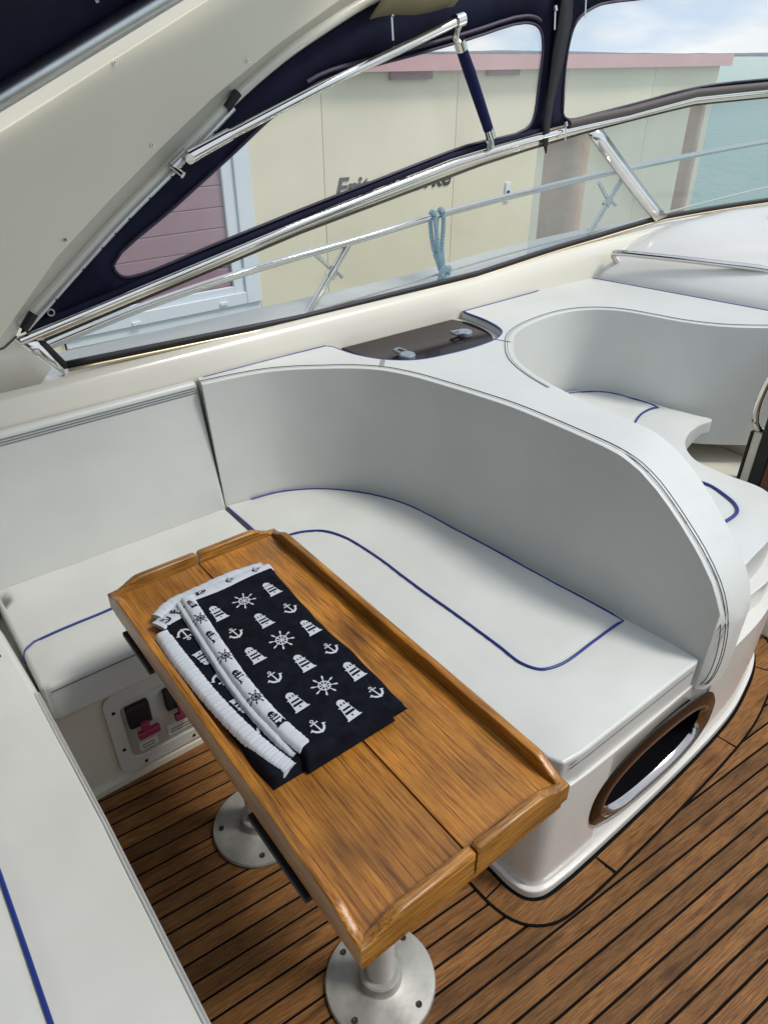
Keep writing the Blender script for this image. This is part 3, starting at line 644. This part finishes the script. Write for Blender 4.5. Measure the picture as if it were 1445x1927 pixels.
band('white_border', [(.372, 1.112, .7345), (.43, 1.110, .7350), (.50, 1.108, .7350), (.553, 1.106, .733)], .028, COTW, .005, .0003, 1.9)
band('white_border', [(.300, 1.112, .724), (.335, 1.130, .727), (.40, 1.134, .728), (.47, 1.136, .729), (.545, 1.128, .727)], .032, COTW, .010, .0005, 1.7)
band('white_border', [(.292, 1.085, .7215), (.325, 1.098, .7235), (.362, 1.104, .7245)], .046, COTW, .008, .0006, 1.3)
bandA = [(.366, 1.115, .7385), (.361, 1.06, .7390), (.353, .96, .7385), (.346, .86, .7385), (.345, .78, .7385), (.350, .71, .7385), (.359, .664, .7350)]
band('rolled_hem', bandA, .029, COTW, .009, .0003, 2.3)
band('rolled_hem', [(p[0] - .018, p[1], p[2] - .008) for p in bandA[:-1]] + [(.340, .668, .722)], .014, COTW, .010, .0003, 1.9)
bandB = [(.291, 1.065, .7215), (.288, 1.0, .7245), (.289, .93, .7245), (.292, .85, .7245), (.299, .77, .7245), (.310, .70, .7245), (.323, .652, .7200)]
band('gathered_hem', bandB, .032, COTW, .010, .0003, 1.05, sub=44)
# printed motifs: 2-D unit drawings (x right, y up), laid on the cloth
def ell(cx, cy, rx, ry, n=14, rot=0): return [(cx + rx * math.cos(2 * math.pi * i / n) * math.cos(rot) - ry * math.sin(2 * math.pi * i / n) * math.sin(rot), cy + rx * math.cos(2 * math.pi * i / n) * math.sin(rot) + ry * math.sin(2 * math.pi * i / n) * math.cos(rot)) for i in range(n)]
def rect(a, b, c, d): return [(a, b), (c, b), (c, d), (a, d)]
def ringq(cx, cy, r0, r1, n=28):
    o_ = []
    for i in range(n):
        a, b = 2 * math.pi * i / n, 2 * math.pi * (i + 1) / n
        o_.append([(cx + r0 * math.cos(a), cy + r0 * math.sin(a)), (cx + r1 * math.cos(a), cy + r1 * math.sin(a)), (cx + r1 * math.cos(b), cy + r1 * math.sin(b)), (cx + r0 * math.cos(b), cy + r0 * math.sin(b))])
    return o_
def barq(a, b, w0, w1):
    t = Vector((b[0] - a[0], b[1] - a[1])).normalized(); nn = Vector((-t.y, t.x))
    return [(a[0] + nn.x * w0, a[1] + nn.y * w0), (b[0] + nn.x * w1, b[1] + nn.y * w1), (b[0] - nn.x * w1, b[1] - nn.y * w1), (a[0] - nn.x * w0, a[1] - nn.y * w0)]
LH = ([[(-.31, -.5), (.31, -.5), (.31, -.44), (.26, -.44), (.19, .14), (-.19, .14), (-.26, -.44), (-.31, -.44)], rect(-.235, .14, .235, .19), rect(-.16, .19, .16, .35), [(-.185, .35), (.185, .35), (.12, .45), (.04, .50), (-.04, .50), (-.12, .45)]],
      [[(-.20, -.24), (.215, -.24), (.20, -.13), (-.185, -.13)], [(-.17, -.04), (.185, -.04), (.175, .05), (-.155, .05)], rect(-.09, .21, -.03, .30), rect(.05, .21, .11, .30), ell(0, -.34, .035, .045, 10)])
WH = (ringq(0, 0, .20, .245) + [barq((.03 * math.cos(a), .03 * math.sin(a)), (.21 * math.cos(a), .21 * math.sin(a)), .016, .026) for a in [i * math.pi / 4 + .2 for i in range(8)]]
      + [barq((.24 * math.cos(a), .24 * math.sin(a)), (.36 * math.cos(a), .36 * math.sin(a)), .016, .02) for a in [i * math.pi / 4 + .2 for i in range(8)]]
      + [ell(.43 * math.cos(a), .43 * math.sin(a), .085, .038, 10, a) for a in [i * math.pi / 4 + .2 for i in range(8)]] + [ell(0, 0, .05, .05)], [])
_arc = [(.36 * math.cos(a), -.02 + .40 * math.sin(a)) for a in [R(200 + 14 * i) for i in range(11)]]
_arc2 = [(.27 * math.cos(a), .02 + .32 * math.sin(a)) for a in [R(200 + 14 * i) for i in range(11)]]
AN = (ringq(0, .36, .05, .095, 16) + [barq((0, .28), (0, -.40), .028, .04), barq((-.17, .20), (.17, .20), .03, .03), ell(-.18, .20, .035, .045, 10), ell(.18, .20, .035, .045, 10)]
      + [[_arc[i], _arc[i + 1], _arc2[i + 1], _arc2[i]] for i in range(10)] + [[(-.45, -.10), (-.28, .02), (-.25, -.16)], [(.45, -.10), (.28, .02), (.25, -.16)], [(-.07, -.38), (.07, -.38), (0, -.47)]], [])
def motif(kind, x, y, s, rot, hf, inv=False, clip=None):
    lo, hi = (COTN, COTW) if inv else (COTW, COTN)
    par = None
    for polys, m, dz in ((kind[0], lo, .0007), (kind[1], hi, .0011)):
        v = []; f = []
        for p in polys:
            q = []
            for (a, b) in p:
                wx = x + s * (a * math.cos(rot) - b * math.sin(rot)); wy = y + s * (a * math.sin(rot) + b * math.cos(rot))
                if clip: wx = max(clip[0], min(clip[1], wx)); wy = max(clip[2], min(clip[3], wy))
                q.append((wx, wy, hf(wx, wy) + dz))
            f.append(tuple(range(len(v), len(v) + len(q)))); v += q
        if not v: continue
        o_ = obj('printed_motif', v, f, m, par or cl, smooth=False)
        me_ = o_.data
        for pg in me_.polygons:
            if pg.normal.z < 0: pg.flip()
        par = par or o_
cx_ = (.393, .452, .512)
rows = (1.036, .963, .892, .820, .750, .684)
for r_, y in enumerate(rows):
    for c_, x in enumerate(cx_):
        k = (LH if r_ % 2 else WH) if c_ == 1 else (AN if r_ % 2 else LH)
        if k is AN: motif(k, x, y, .036, R(8), hz)
        elif k is WH: motif(k, x, y, .047, .2, hz)
        else: motif(k, x, y, .046, R(3), hz)
for y, k in ((1.03, AN), (.955, LH), (.885, AN), (.81, LH), (.74, AN)):
    motif(k, .322 + (.008 if y < .8 else 0), y, .040, R(183), hl, False, (.304 + (.005 if y < .85 else 0), .340, .66, 1.1))
def hA(x, y):
    best = min(crom(bandA, 14), key=lambda p: (p.x - x) ** 2 + (p.y - y) ** 2); u = min(1, abs(x - best.x) / .0145)
    return best.z - .009 + .009 * math.sqrt(max(0, 1 - u ** 3)) + .0004
for y, k, s in ((1.085, LH, .030), (1.035, WH, .040), (.975, LH, .042), (.915, WH, .040), (.855, LH, .042), (.795, WH, .040), (.735, LH, .042)):
    x = min(crom(bandA, 14), key=lambda p: abs(p.y - y)).x; motif(k, x, y, s * .82, R(10), hA, True)
def hC(x, y): return .7363
for x, y, k in ((.395, 1.110, LH), (.46, 1.111, AN), (.52, 1.109, AN)): motif(k, x, y, .020, R(-90), hC, True)
for x, y, k in ((.309, 1.090, AN), (.335, 1.098, LH)): motif(k, x, y, .024, R(60), lambda a, b: .7247 + (.0012 if a > .32 else -.0012), True)

# ---------------------------------------------------------------- switch panel below the back seat
sp = thing('switch_panel', 'pale recessed panel with two black battery switches and magenta handles below the back seat', 'panel', (.34, 1.385, .02))
def rrect(x0, x1, z0, z1, r, n=6):
    o_ = []
    for cx, cz, a0 in ((x1 - r, z1 - r, 0), (x0 + r, z1 - r, 90), (x0 + r, z0 + r, 180), (x1 - r, z0 + r, 270)):
        for i in range(n + 1): o_.append((cx + r * math.cos(R(a0 + 90 * i / n)), cz + r * math.sin(R(a0 + 90 * i / n))))
    return o_
def vplate(name, lp, y, th, m, parent, holes=(), bevel=0):
    v, f = fill([lp] + list(holes)); n_ = len(v)
    return obj(name, [(a, y, b) for a, b in v] , f, m, parent, solid=th, bevel=bevel)
o_l = rrect(.195, .52, .030, .322, .04); i_l = rrect(.232, .485, .070, .280, .03)
vplate('panel_plate', o_l, 1.386, .010, PLATE, sp, (i_l,), bevel=.002)
vplate('recess', i_l, 1.389, .002, PLATE, sp)
for x in (.272, .372, .455):
    sw = box('switch', (x - .030, 1.366, .190), (x + .030, 1.3875, .262), BLACK, sp, bevel=.006)
    box('switch_handle', (x - .006, 1.352, .165), (x + .016, 1.367, .205), PINKH, sw, bevel=.003)
    box('switch_handle', (x - .018, 1.350, .158), (x + .040, 1.366, .180), PINKH, sw, bevel=.004)
for x, z in ((.216, .262), (.216, .125), (.262, .047), (.40, .047), (.40, .305)): lathe('screw', (0, 0, 0), [(.001, 0), (.001, .001)], BLACK, sp, 6) if False else tube('screw', [(x, 1.3815, z), (x, 1.3790, z)], .0048, BRONZE, sp, 10)
for x0, x1, z0, z1 in ((.255, .305, .082, .112), (.335, .43, .085, .125)):
    lb_ = box('sticker', (x0, 1.3865, z0), (x1, 1.3878, z1), mat('sticker_white', (.58, .57, .53), .5), sp)
    for k in range(2): box('print_line', (x0 + .008, 1.3860, z0 + .007 + k * .010), (x1 - .008, 1.3866, z0 + .010 + k * .010), LETT, lb_)

# ---------------------------------------------------------------- oval recess in the seat base
ov = thing('oval_recess', 'oval smoked steel recess with a bright inner rim in the end of the seat base', 'recess', (1.235, .50, .06))
lo_, mi_, in_ = oval(.252, .138), oval(.218, .104), oval(.205, .090)
n_ = 56; v = [(x, .4985, z) for x, z in lo_] + [(x, .4925, z) for x, z in oval(.246, .132)] + [(x, .4905, z) for x, z in mi_]
f = []
for r_ in range(2):
    for i in range(n_): f.append((r_ * n_ + i, r_ * n_ + (i + 1) % n_, (r_ + 1) * n_ + (i + 1) % n_, (r_ + 1) * n_ + i))
obj('ring', v, f, BRONZE, ov, ang=50)
v = [(x, .4905, z) for x, z in oval(.2185, .1045)] + [(x, .488, z) for x, z in oval(.213, .099)] + [(x, .492, z) for x, z in oval(.206, .092)] + [(x, .506, z) for x, z in oval(.2015, .0865)]
f = [(r_ * n_ + i, r_ * n_ + (i + 1) % n_, (r_ + 1) * n_ + (i + 1) % n_, (r_ + 1) * n_ + i) for r_ in range(3) for i in range(n_)]
obj('rim', v, f, mat('rim_steel', (.45, .43, .40), .12, metal=1.0), ov, ang=50)
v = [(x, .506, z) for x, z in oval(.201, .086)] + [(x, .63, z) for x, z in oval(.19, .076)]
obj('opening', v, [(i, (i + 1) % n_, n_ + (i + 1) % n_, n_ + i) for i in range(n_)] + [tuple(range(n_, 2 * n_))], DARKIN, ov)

# ---------------------------------------------------------------- dark lid by the hull side
ld = thing('locker_lid', 'glossy dark purple locker lid with two grey latches between seat and hull side', 'lid', (1.5, 1.72, .79))
LL = [(1.27, 1.866), (1.285, 1.76), (1.32, 1.66), (1.38, 1.615)] + [(1.47, 1.594), (1.6, 1.590), (1.69, 1.604), (1.745, 1.645), (1.775, 1.72), (1.782, 1.80), (1.76, 1.866)]
prism('lid_plate', c2(LL, 4), .838, .826, LID, ld, bevel=.003)
prism('lid_rim', c2([(1.24, 1.868), (1.25, 1.76), (1.30, 1.655), (1.37, 1.600), (1.47, 1.577), (1.6, 1.573), (1.71, 1.590), (1.77, 1.640), (1.797, 1.72), (1.803, 1.868)], 4), .832, .780, GELW, ld, bevel=.003)
for x, y, a in ((1.385, 1.665, 95), (1.68, 1.715, 175)):
    kn = lathe('latch', (x, y, .838), [(.026, 0), (.026, .010), (.023, .0135), (.010, .014)], LATCH, ld, 24)
    c_, s_ = math.cos(R(a)), math.sin(R(a)); px, py = -s_, c_
    tube('latch_handle', [(x + c_ * .018 + px * .014, y + s_ * .018 + py * .014, .850), (x + c_ * .050 + px * .012, y + s_ * .05 + py * .012, .852), (x + c_ * .050 - px * .012, y + s_ * .05 - py * .012, .852), (x + c_ * .018 - px * .014, y + s_ * .018 - py * .014, .850)], .005, LATCH, kn, 8)
# ---------------------------------------------------------------- handrail on the dash
hr = thing('handrail', 'polished stainless handrail across the front of the cream dash', 'handrail', (2.7, 1.6, .95))
tube('rail', crom([(2.660, 1.815, .905), (2.615, 1.826, .945), (2.602, 1.815, .960), (2.608, 1.785, .966), (2.64, 1.70, .968), (2.74, 1.43, .972), (2.80, 1.28, .970), (2.815, 1.25, .962), (2.835, 1.235, .935), (2.85, 1.235, .90)], 8), .0125, CHROME, hr, 14)
# door at the companionway
dr = thing('companionway_door', 'dark framed wooden companionway door with a curved stainless grab handle at the right edge', 'door', (2.43, .7, 0))
box('door_frame', (2.405, .954, .20), (2.46, .986, .535), GEL, dr, bevel=.004)
box('door_frame', (2.398, .987, .20), (2.46, .994, .535), BLACK, dr, bevel=.001)
box('door_frame', (2.398, .912, .20), (2.455, .953, .84), BLACK, dr, bevel=.002)
box('door_leaf', (2.41, .35, .02), (2.45, .911, .84), wood('door_wood', (.07, .025, .015), (.14, .055, .03), (.2, .09, .05), .4, (9, 9, .8), 20), dr)
tube('grab_handle', crom([(2.43, .972, .536), (2.405, .974, .548), (2.392, .985, .575), (2.390, .993, .62), (2.392, .992, .68), (2.396, .982, .74), (2.402, .955, .79), (2.41, .92, .82), (2.43, .89, .83)], 8), .0125, CHROME, dr, 14)

# ---------------------------------------------------------------- guard rail and rope outside
gr = thing('guard_rail', 'polished stainless guard rail on braced stanchions along the side deck', 'railing', (2.2, 2.2, .85))
tube('top_rail', crom([(.1, 2.2, .85), (.591, 2.2, .955), (.816, 2.2, .996), (1.202, 2.2, 1.046), (1.555, 2.2, 1.078), (1.96, 2.2, 1.120), (2.496, 2.2, 1.160), (3.224, 2.2, 1.200), (4.402, 2.2, 1.238), (5.2, 2.15, 1.25)], 6), .0135, CHROME, gr, 12)
tube('toe_wire', crom([(.4, 2.2, .83), (1.404, 2.2, .860), (2.367, 2.2, .918), (3.304, 2.2, .952), (4.544, 2.2, .993), (5.2, 2.15, 1.0)], 5), .005, GELW, gr, 8)
for dx, dz in ((0, 0), (1.565, .082)):
    st = tube('stanchion', [(1.543 + dx, 2.2, 1.068 + dz), (1.335 + dx, 2.2, .83 + dz * .8)], .0125, CHROME, gr, 12)
    tube('brace', [(1.384 + dx, 2.205, 1.073 + dz), (1.480 + dx, 2.205, .985 + dz)], .009, CHROME, st, 10)
    tube('clamp', [(1.455 + dx, 2.2, .967 + dz), (1.480 + dx, 2.2, .996 + dz)], .020, CHROME, st, 14)
    tube('clamp', [(1.478 + dx, 2.19, .990 + dz), (1.495 + dx, 2.17, .965 + dz)], .008, CHROME, st, 10)
    tube('foot', [(1.337 + dx, 2.2, .842 + dz * .8), (1.328 + dx, 2.2, .828 + dz * .8)], .02, CHROME, st, 14)
rp = thing('rope', 'pale blue and white rope looped over the guard rail with a knot below', 'rope', (1.97, 2.19, .87))
tube('strand', crom([(1.995, 2.178, .915), (1.962, 2.176, 1.00), (1.940, 2.178, 1.10), (1.940, 2.185, 1.130), (1.941, 2.20, 1.138), (1.945, 2.215, 1.12), (1.965, 2.214, 1.0), (1.995, 2.2, .91)], 7), .0085, ROPEM, rp, 10)
tube('strand', crom([(1.992, 2.178, .915), (1.978, 2.176, 1.00), (1.982, 2.178, 1.10), (1.983, 2.185, 1.134), (1.983, 2.20, 1.142), (1.983, 2.216, 1.12), (1.985, 2.214, 1.0), (1.998, 2.2, .91)], 7), .0085, ROPEM, rp, 10)
tube('knot', crom([(1.975, 2.172, .905), (2.008, 2.162, .925), (2.018, 2.178, .90), (1.99, 2.165, .885), (1.972, 2.178, .87), (2.0, 2.185, .875), (2.012, 2.168, .905), (1.982, 2.165, .93), (1.975, 2.18, .88), (1.982, 2.18, .855)], 7), .0095, ROPEM, rp, 10)

# ---------------------------------------------------------------- canvas canopy
sc_ = thing('side_curtain', 'navy canvas side curtain with a large clear window above the stainless window rail', 'canopy', (1.3, 1.93, 1.1))
OUT1 = [(.350, 1.058), (.365, 1.082), (.548, 1.226), (.651, 1.302), (.811, 1.411), (.977, 1.532), (1.143, 1.633), (1.297, 1.708), (1.45, 1.775), (1.75, 1.86), (2.245, 1.93), (2.245, 1.416), (2.112, 1.400), (1.779, 1.353), (1.173, 1.233)]
WIN1 = c2([(.613, 1.190), (.622, 1.160), (.655, 1.150), (.9, 1.199), (1.175, 1.257), (1.5, 1.322), (1.851, 1.390), (2.129, 1.424), (2.165, 1.455), (2.175, 1.56), (2.175, 1.68), (2.150, 1.720), (2.081, 1.733), (1.825, 1.685), (1.60, 1.643), (1.454, 1.618), (1.269, 1.580), (1.126, 1.510), (.986, 1.422), (.8, 1.308)], 4, True)
onwall('canvas', [OUT1, WIN1], .008, NAVY, sc_, .003, .002)
onwall('window_pane', [c2([(a, b) for a, b in WIN1[::4]], 2, True)], .0105, VINYLP, sc_, 0, .002)
tube('window_welt', [(x, Yw(x) + .005, z) for x, z in WIN1], .0045, WELT, sc_, 6, closed=True)
tube('window_welt', [(x, Yw(x) + .002, z + .018) for x, z in WIN1[44:66]], .006, WELT, sc_, 6)
tube('canvas_hem', wpath([(.36, 1.068), (1.173, 1.243), (1.779, 1.366), (2.112, 1.408), (2.24, 1.424)], -.004), .0085, NAVY, sc_, 8)
tube('snap_ring', [(x, 1.915, z) for x, z in [(.428 + .008 * math.cos(R(a)), 1.102 + .008 * math.sin(R(a))) for a in range(0, 360, 30)]], .0022, DULL, sc_, 6, closed=True)
fc = thing('front_curtain', 'navy canvas front curtain with a rounded clear window at upper right', 'canopy', (2.8, 1.9, 1.45))
OUT2 = [(2.225, 1.93), (2.225, 1.418), (2.32, 1.428), (2.65, 1.458), (3.015, 1.512), (3.45, 1.532), (3.75, 1.535), (3.75, 2.2), (3.0, 2.05)]
WIN2 = c2([(2.308, 1.50), (2.320, 1.458), (2.36, 1.446), (2.5, 1.460), (2.718, 1.488), (3.05, 1.535), (3.426, 1.558), (3.68, 1.565), (3.68, 1.90), (3.306, 1.90), (3.0, 1.872), (2.655, 1.815), (2.50, 1.800), (2.413, 1.785), (2.328, 1.741), (2.300, 1.66)], 4, True)
onwall('canvas', [OUT2, WIN2], .004, NAVY, fc, .003, .002)
onwall('window_pane', [WIN2[::2]], .0065, VINYLP, fc, 0, .002)
tube('window_welt', [(x, Yw(x) + .001, z) for x, z in WIN2], .0050, WELT, fc, 6, closed=True)
tube('canvas_roll', wpath([(2.33, 1.432), (2.65, 1.462), (3.015, 1.514), (3.45, 1.535), (3.75, 1.54)], -.016), .0165, mat('roll_brown', (.075, .06, .055), .6, bump2=.3, b2scale=14), fc, 10)
# hanging strap / overlapping flap
fl = onwall('flap', [[(2.225, 1.93), (2.262, 1.93), (2.275, 1.75), (2.258, 1.62), (2.232, 1.50), (2.228, 1.43), (2.218, 1.345), (2.196, 1.385), (2.190, 1.44), (2.196, 1.52), (2.205, 1.66), (2.212, 1.78)]], -.020, BLACK, fc, .006, .004)
for x, z, s in ((2.178, 1.765, .05), (2.325, 1.80, .05), (2.300, 1.428, .045), (1.50, 1.735, .055)):
    zp = tube('zip_pull', [(x, 1.898, z), (x + .002, 1.894, z - s)], .0035, DULL, fc if x > 2.2 else sc_, 6, flat=.5)
    tube('zip_slider', [(x - .002, 1.90, z + .014), (x, 1.896, z)], .007, DULL, zp, 8)
# canopy frame
cf = thing('canopy_frame', 'stainless canopy bow tube hinged on the wing with a navy sleeved strut', 'frame', (1.3, 1.87, 1.4))
bow = tube('bow_tube', [(.868, 1.868, 1.446), (1.229, 1.868, 1.572), (1.735, 1.868, 1.733)], .0125, CHROME, cf, 14)
tube('jaw_socket', [(.845, 1.868, 1.437), (.95, 1.868, 1.475)], [.017, .0155], CHROME, bow, 12)
tube('jaw_socket', [(.830, 1.868, 1.431), (.848, 1.868, 1.438)], .0175, CHROME, bow, 12)
tube('hinge_bolt', [(.825, 1.85, 1.428), (.825, 1.90, 1.428)], .012, CHROME, bow, 12)
tube('hinge_mount', [(.79, 1.885, 1.408), (.835, 1.885, 1.438)], .013, DULL, bow, 10)
tube('wing_bolt', [(.788, 1.885, 1.412), (.805, 1.86, 1.392)], [.007, .009], CHROME, bow, 10)
tube('clamp', [(1.713, 1.868, 1.728), (1.742, 1.868, 1.735)], .0185, CHROME, bow, 14)
tube('swivel', crom([(1.728, 1.868, 1.72), (1.722, 1.875, 1.695), (1.742, 1.882, 1.675), (1.752, 1.884, 1.660)], 4), .010, CHROME, bow, 10)
pole = tube('sleeved_strut', [(1.752, 1.884, 1.668), (1.80, 1.888, 1.60), (1.905, 1.893, 1.438)], [.0165, .0185, .0165], NAVYP, cf, 14)
tube('strut_end', [(1.745, 1.883, 1.682), (1.760, 1.885, 1.658)], .0185, CHROME, pole, 14)
tube('strut_end', [(1.903, 1.893, 1.442), (1.922, 1.895, 1.412)], .0165, CHROME, pole, 14)
tube('deck_mount', [(1.925, 1.9, 1.412), (1.93, 1.908, 1.382)], [.010, .018], CHROME, pole, 12)
# upper canopy beside the wing
uc = thing('bimini_canvas', 'dark navy canvas above a stainless tube in the top left corner', 'canopy', (.3, 1.8, 1.6))
v = []; f = []
for i in range(60):
    s = i / 59; x = -.9 + 2.4 * s; zb = 1.561 + .4625 * (x - .418)
    for j in range(14):
        t = j / 13; v.append((x, 1.850 - .10 * t - .45 * t * t + .010 * math.sin(t * 16 + s * 4) * (1 - t), zb + .012 + .34 * t - .06 * t * t + .006 * math.sin(s * 30)))
for i in range(59):
    for j in range(13): f.append((i * 14 + j, i * 14 + j + 1, (i + 1) * 14 + j + 1, (i + 1) * 14 + j))
obj('canvas', v, f, NAVY, uc, solid=.003, ang=70)
tube('bow_tube', [(-.9, 1.825, .980), (.418, 1.825, 1.574), (1.5, 1.825, 2.075)], .0215, DULL, uc, 14)
for x, z in ((.64, 1.748), (.66, 1.758)): tube('snap', [(x, 1.80, z - .006), (x + .006, 1.797, z - .004)], .006, DULL, uc, 8)
v = []; f = []
for i in range(25):
    x = -1.7 + i * .078
    for j in range(21):
        y = 1.34 - j * .16; v.append((x, y, 2.06 + .12 * math.sin(math.pi * j / 20) + .012 * math.sin(i * 1.3)))
for i in range(24):
    for j in range(20): f.append((i * 21 + j, i * 21 + j + 1, i * 21 + j + 22, i * 21 + j + 21))
obj('roof_blocker', v, f, NAVY, uc, solid=.003)  # unseen canopy roof, put in to keep sky light off the backrests
box('aft_blocker', (-1.72, -1.85, 1.0), (-1.715, 1.85, 2.08), NAVY, uc)  # unseen solid panel, added to shut out sky light from aft
ht = thing('hardtop_edge', 'beige underside of the canopy top above the side curtain', 'roof', (1.7, 1.8, 1.75))
v = []; f = []
for i in range(10):
    x = 1.42 + i * .034
    for j in range(6): v.append((x, 1.895 - j * .05, 1.722 + .11 * (x - 1.36) + .035 * j + .004 * math.sin(i * .9)))
for i in range(9):
    for j in range(5): f.append((i * 6 + j, i * 6 + j + 1, i * 6 + j + 7, i * 6 + j + 6))
obj('liner', v, f, mat('liner_beige', (.30, .26, .15), .8, bump2=.2, b2scale=10), ht, solid=.004)

# ---------------------------------------------------------------- house on the quay
hb = thing('house', 'cream panelled quayside house with a pink fascia and lettering', 'house', (3, 5.0, -.6))
box('wall_core', (-4, 5.03, -.62), (8.50, 10.5, 1.60), JOINT, hb)
xsn = [-4, -2.05, -.7, .65, 2.0 - .0, 3.30, 4.645, 6.0, 7.35, 8.52]
xsn = [-4, -2.1, -.75, .60, 1.95, 3.30, 4.645, 6.0, 7.35, 8.52]
for a, b in zip(xsn, xsn[1:]):
    for z0, z1 in ((-.62, -.115), (-.109, 1.60)):
        if z0 > -.2 and a >= .59 and b <= 3.31:   # window bay: leave the opening
            if a < 1: box('wall_panel', (a + .003, 5.0, z0), (1.15, 5.04, z1), HOUSE, hb); continue
            if a < 3 and b < 2: continue
            box('wall_panel', (2.665, 5.0, z0), (b - .003, 5.04, z1), HOUSE, hb); continue
        box('wall_panel', (a + .003, 5.0, z0), (b - .003, 5.04, z1), HOUSE, hb)
box('wall_panel', (1.153, 5.0, -.109), (2.662, 5.04, -.045), HOUSE, hb)
box('wall_panel', (8.46, 5.045, -.62), (8.525, 10.5, 1.6), HOUSE, hb)
box('fascia', (-4.2, 4.90, 1.535), (8.58, 4.99, 1.642), FASC, hb)
box('roof', (-4.2, 4.905, 1.602), (8.58, 10.6, 1.640), JOINT, hb)
for a, b, z0 in ((3.92, 4.33, 1.478), (4.95, 5.32, 1.492)): box('vent', (a, 4.955, z0), (b, 4.998, 1.534), FASCD, hb)
wn = box('window', (1.16, 4.985, -.04), (2.655, 4.999, .03), WFR, hb, bevel=.004)
box('window_frame', (1.155, 4.965, .031), (1.27, 5.03, 1.50), WFR, wn, bevel=.004); box('window_frame', (2.53, 4.965, .031), (2.655, 5.03, 1.50), WFR, wn, bevel=.004)
box('window_frame', (1.271, 4.968, .031), (2.529, 5.03, .12), WFR, wn, bevel=.004); box('window_frame', (1.271, 4.968, 1.42), (2.529, 5.03, 1.50), WFR, wn, bevel=.004)
box('window_sash', (2.44, 4.985, .121), (2.527, 5.02, 1.418), WFR, wn, bevel=.003); box('window_sash', (1.272, 4.985, .121), (2.439, 5.02, .17), WFR, wn, bevel=.003)
box('window_latch', (2.30, 4.955, .055), (2.36, 4.9675, .075), WFR, wn); box('window_latch', (1.62, 4.955, .04), (1.68, 4.9675, .06), WFR, wn)
for k in range(9): box('shutter_slat', (1.272, 5.012, .172 + k * .14), (2.438, 5.028, .308 + k * .14), SLAT, wn, bevel=.006)
box('pane', (1.272, 5.004, .171), (2.438, 5.008, 1.417), GLASSP, wn)
cu = bpy.data.curves.new('lettering', 'FONT'); cu.body = 'Fritz Amorke'; cu.size = .205; cu.shear = .28; cu.offset = .0045; cu.extrude = .003
to = bpy.data.objects.new('lettering_tmp', cu); COL.objects.link(to); bpy.context.view_layer.update()
tm = bpy.data.meshes.new_from_object(to.evaluated_get(bpy.context.evaluated_depsgraph_get())); bpy.data.objects.remove(to)
wmax = max(q.co.x for q in tm.vertices); kx = 1.23 / wmax
for q in tm.vertices: q.co = Vector((q.co.x * kx, -q.co.z * 1.0, q.co.y * (1.0 if True else 1)))
tm.materials.clear(); tm.materials.append(LETT)
lo_ = bpy.data.objects.new('lettering', tm); COL.objects.link(lo_); lo_.parent = hb; lo_.location = Vector((3.385, 4.996, .690)) - WL[hb]
box('lock_plate', (5.30, 4.985, .48), (5.36, 4.999, .64), WFR, hb); tube('lock', [(5.33, 4.984, .56), (5.33, 4.975, .56)], .016, BLACK, hb, 12)

# added posts standing in for reflections and a pale edge in the windscreen
def stand_post(x, y, r, zt, label):
    t = thing('stand_in_post', label, 'post', (x, y, -1.3), 'brown stand-in posts behind the glass')
    v = []; f = []; N_ = 18
    for j in range(9):
        z = -1.3 + (zt + 1.3) * j / 8
        for i in range(N_): a = 2 * math.pi * i / N_; q = r * (1 + .05 * math.sin(3 * a + j) + .03 * math.sin(7 * a)) * (1.05 - .012 * j); v.append((x + q * math.cos(a), y + q * math.sin(a), z))
    for j in range(8):
        for i in range(N_): f.append((j * N_ + i, j * N_ + (i + 1) % N_, (j + 1) * N_ + (i + 1) % N_, (j + 1) * N_ + i))
    f.append(tuple(8 * N_ + i for i in range(N_)))
    obj('post_shaft', v, f, STANDIN, t, ang=60)
stand_post(4.60, 3.75, .165, 1.26, 'thick brown post added in place of a reflection in the window right of the rope')
stand_post(5.95, 3.60, .06, 1.35, 'slim brown post added in place of a pale edge seen in the glass at far right')
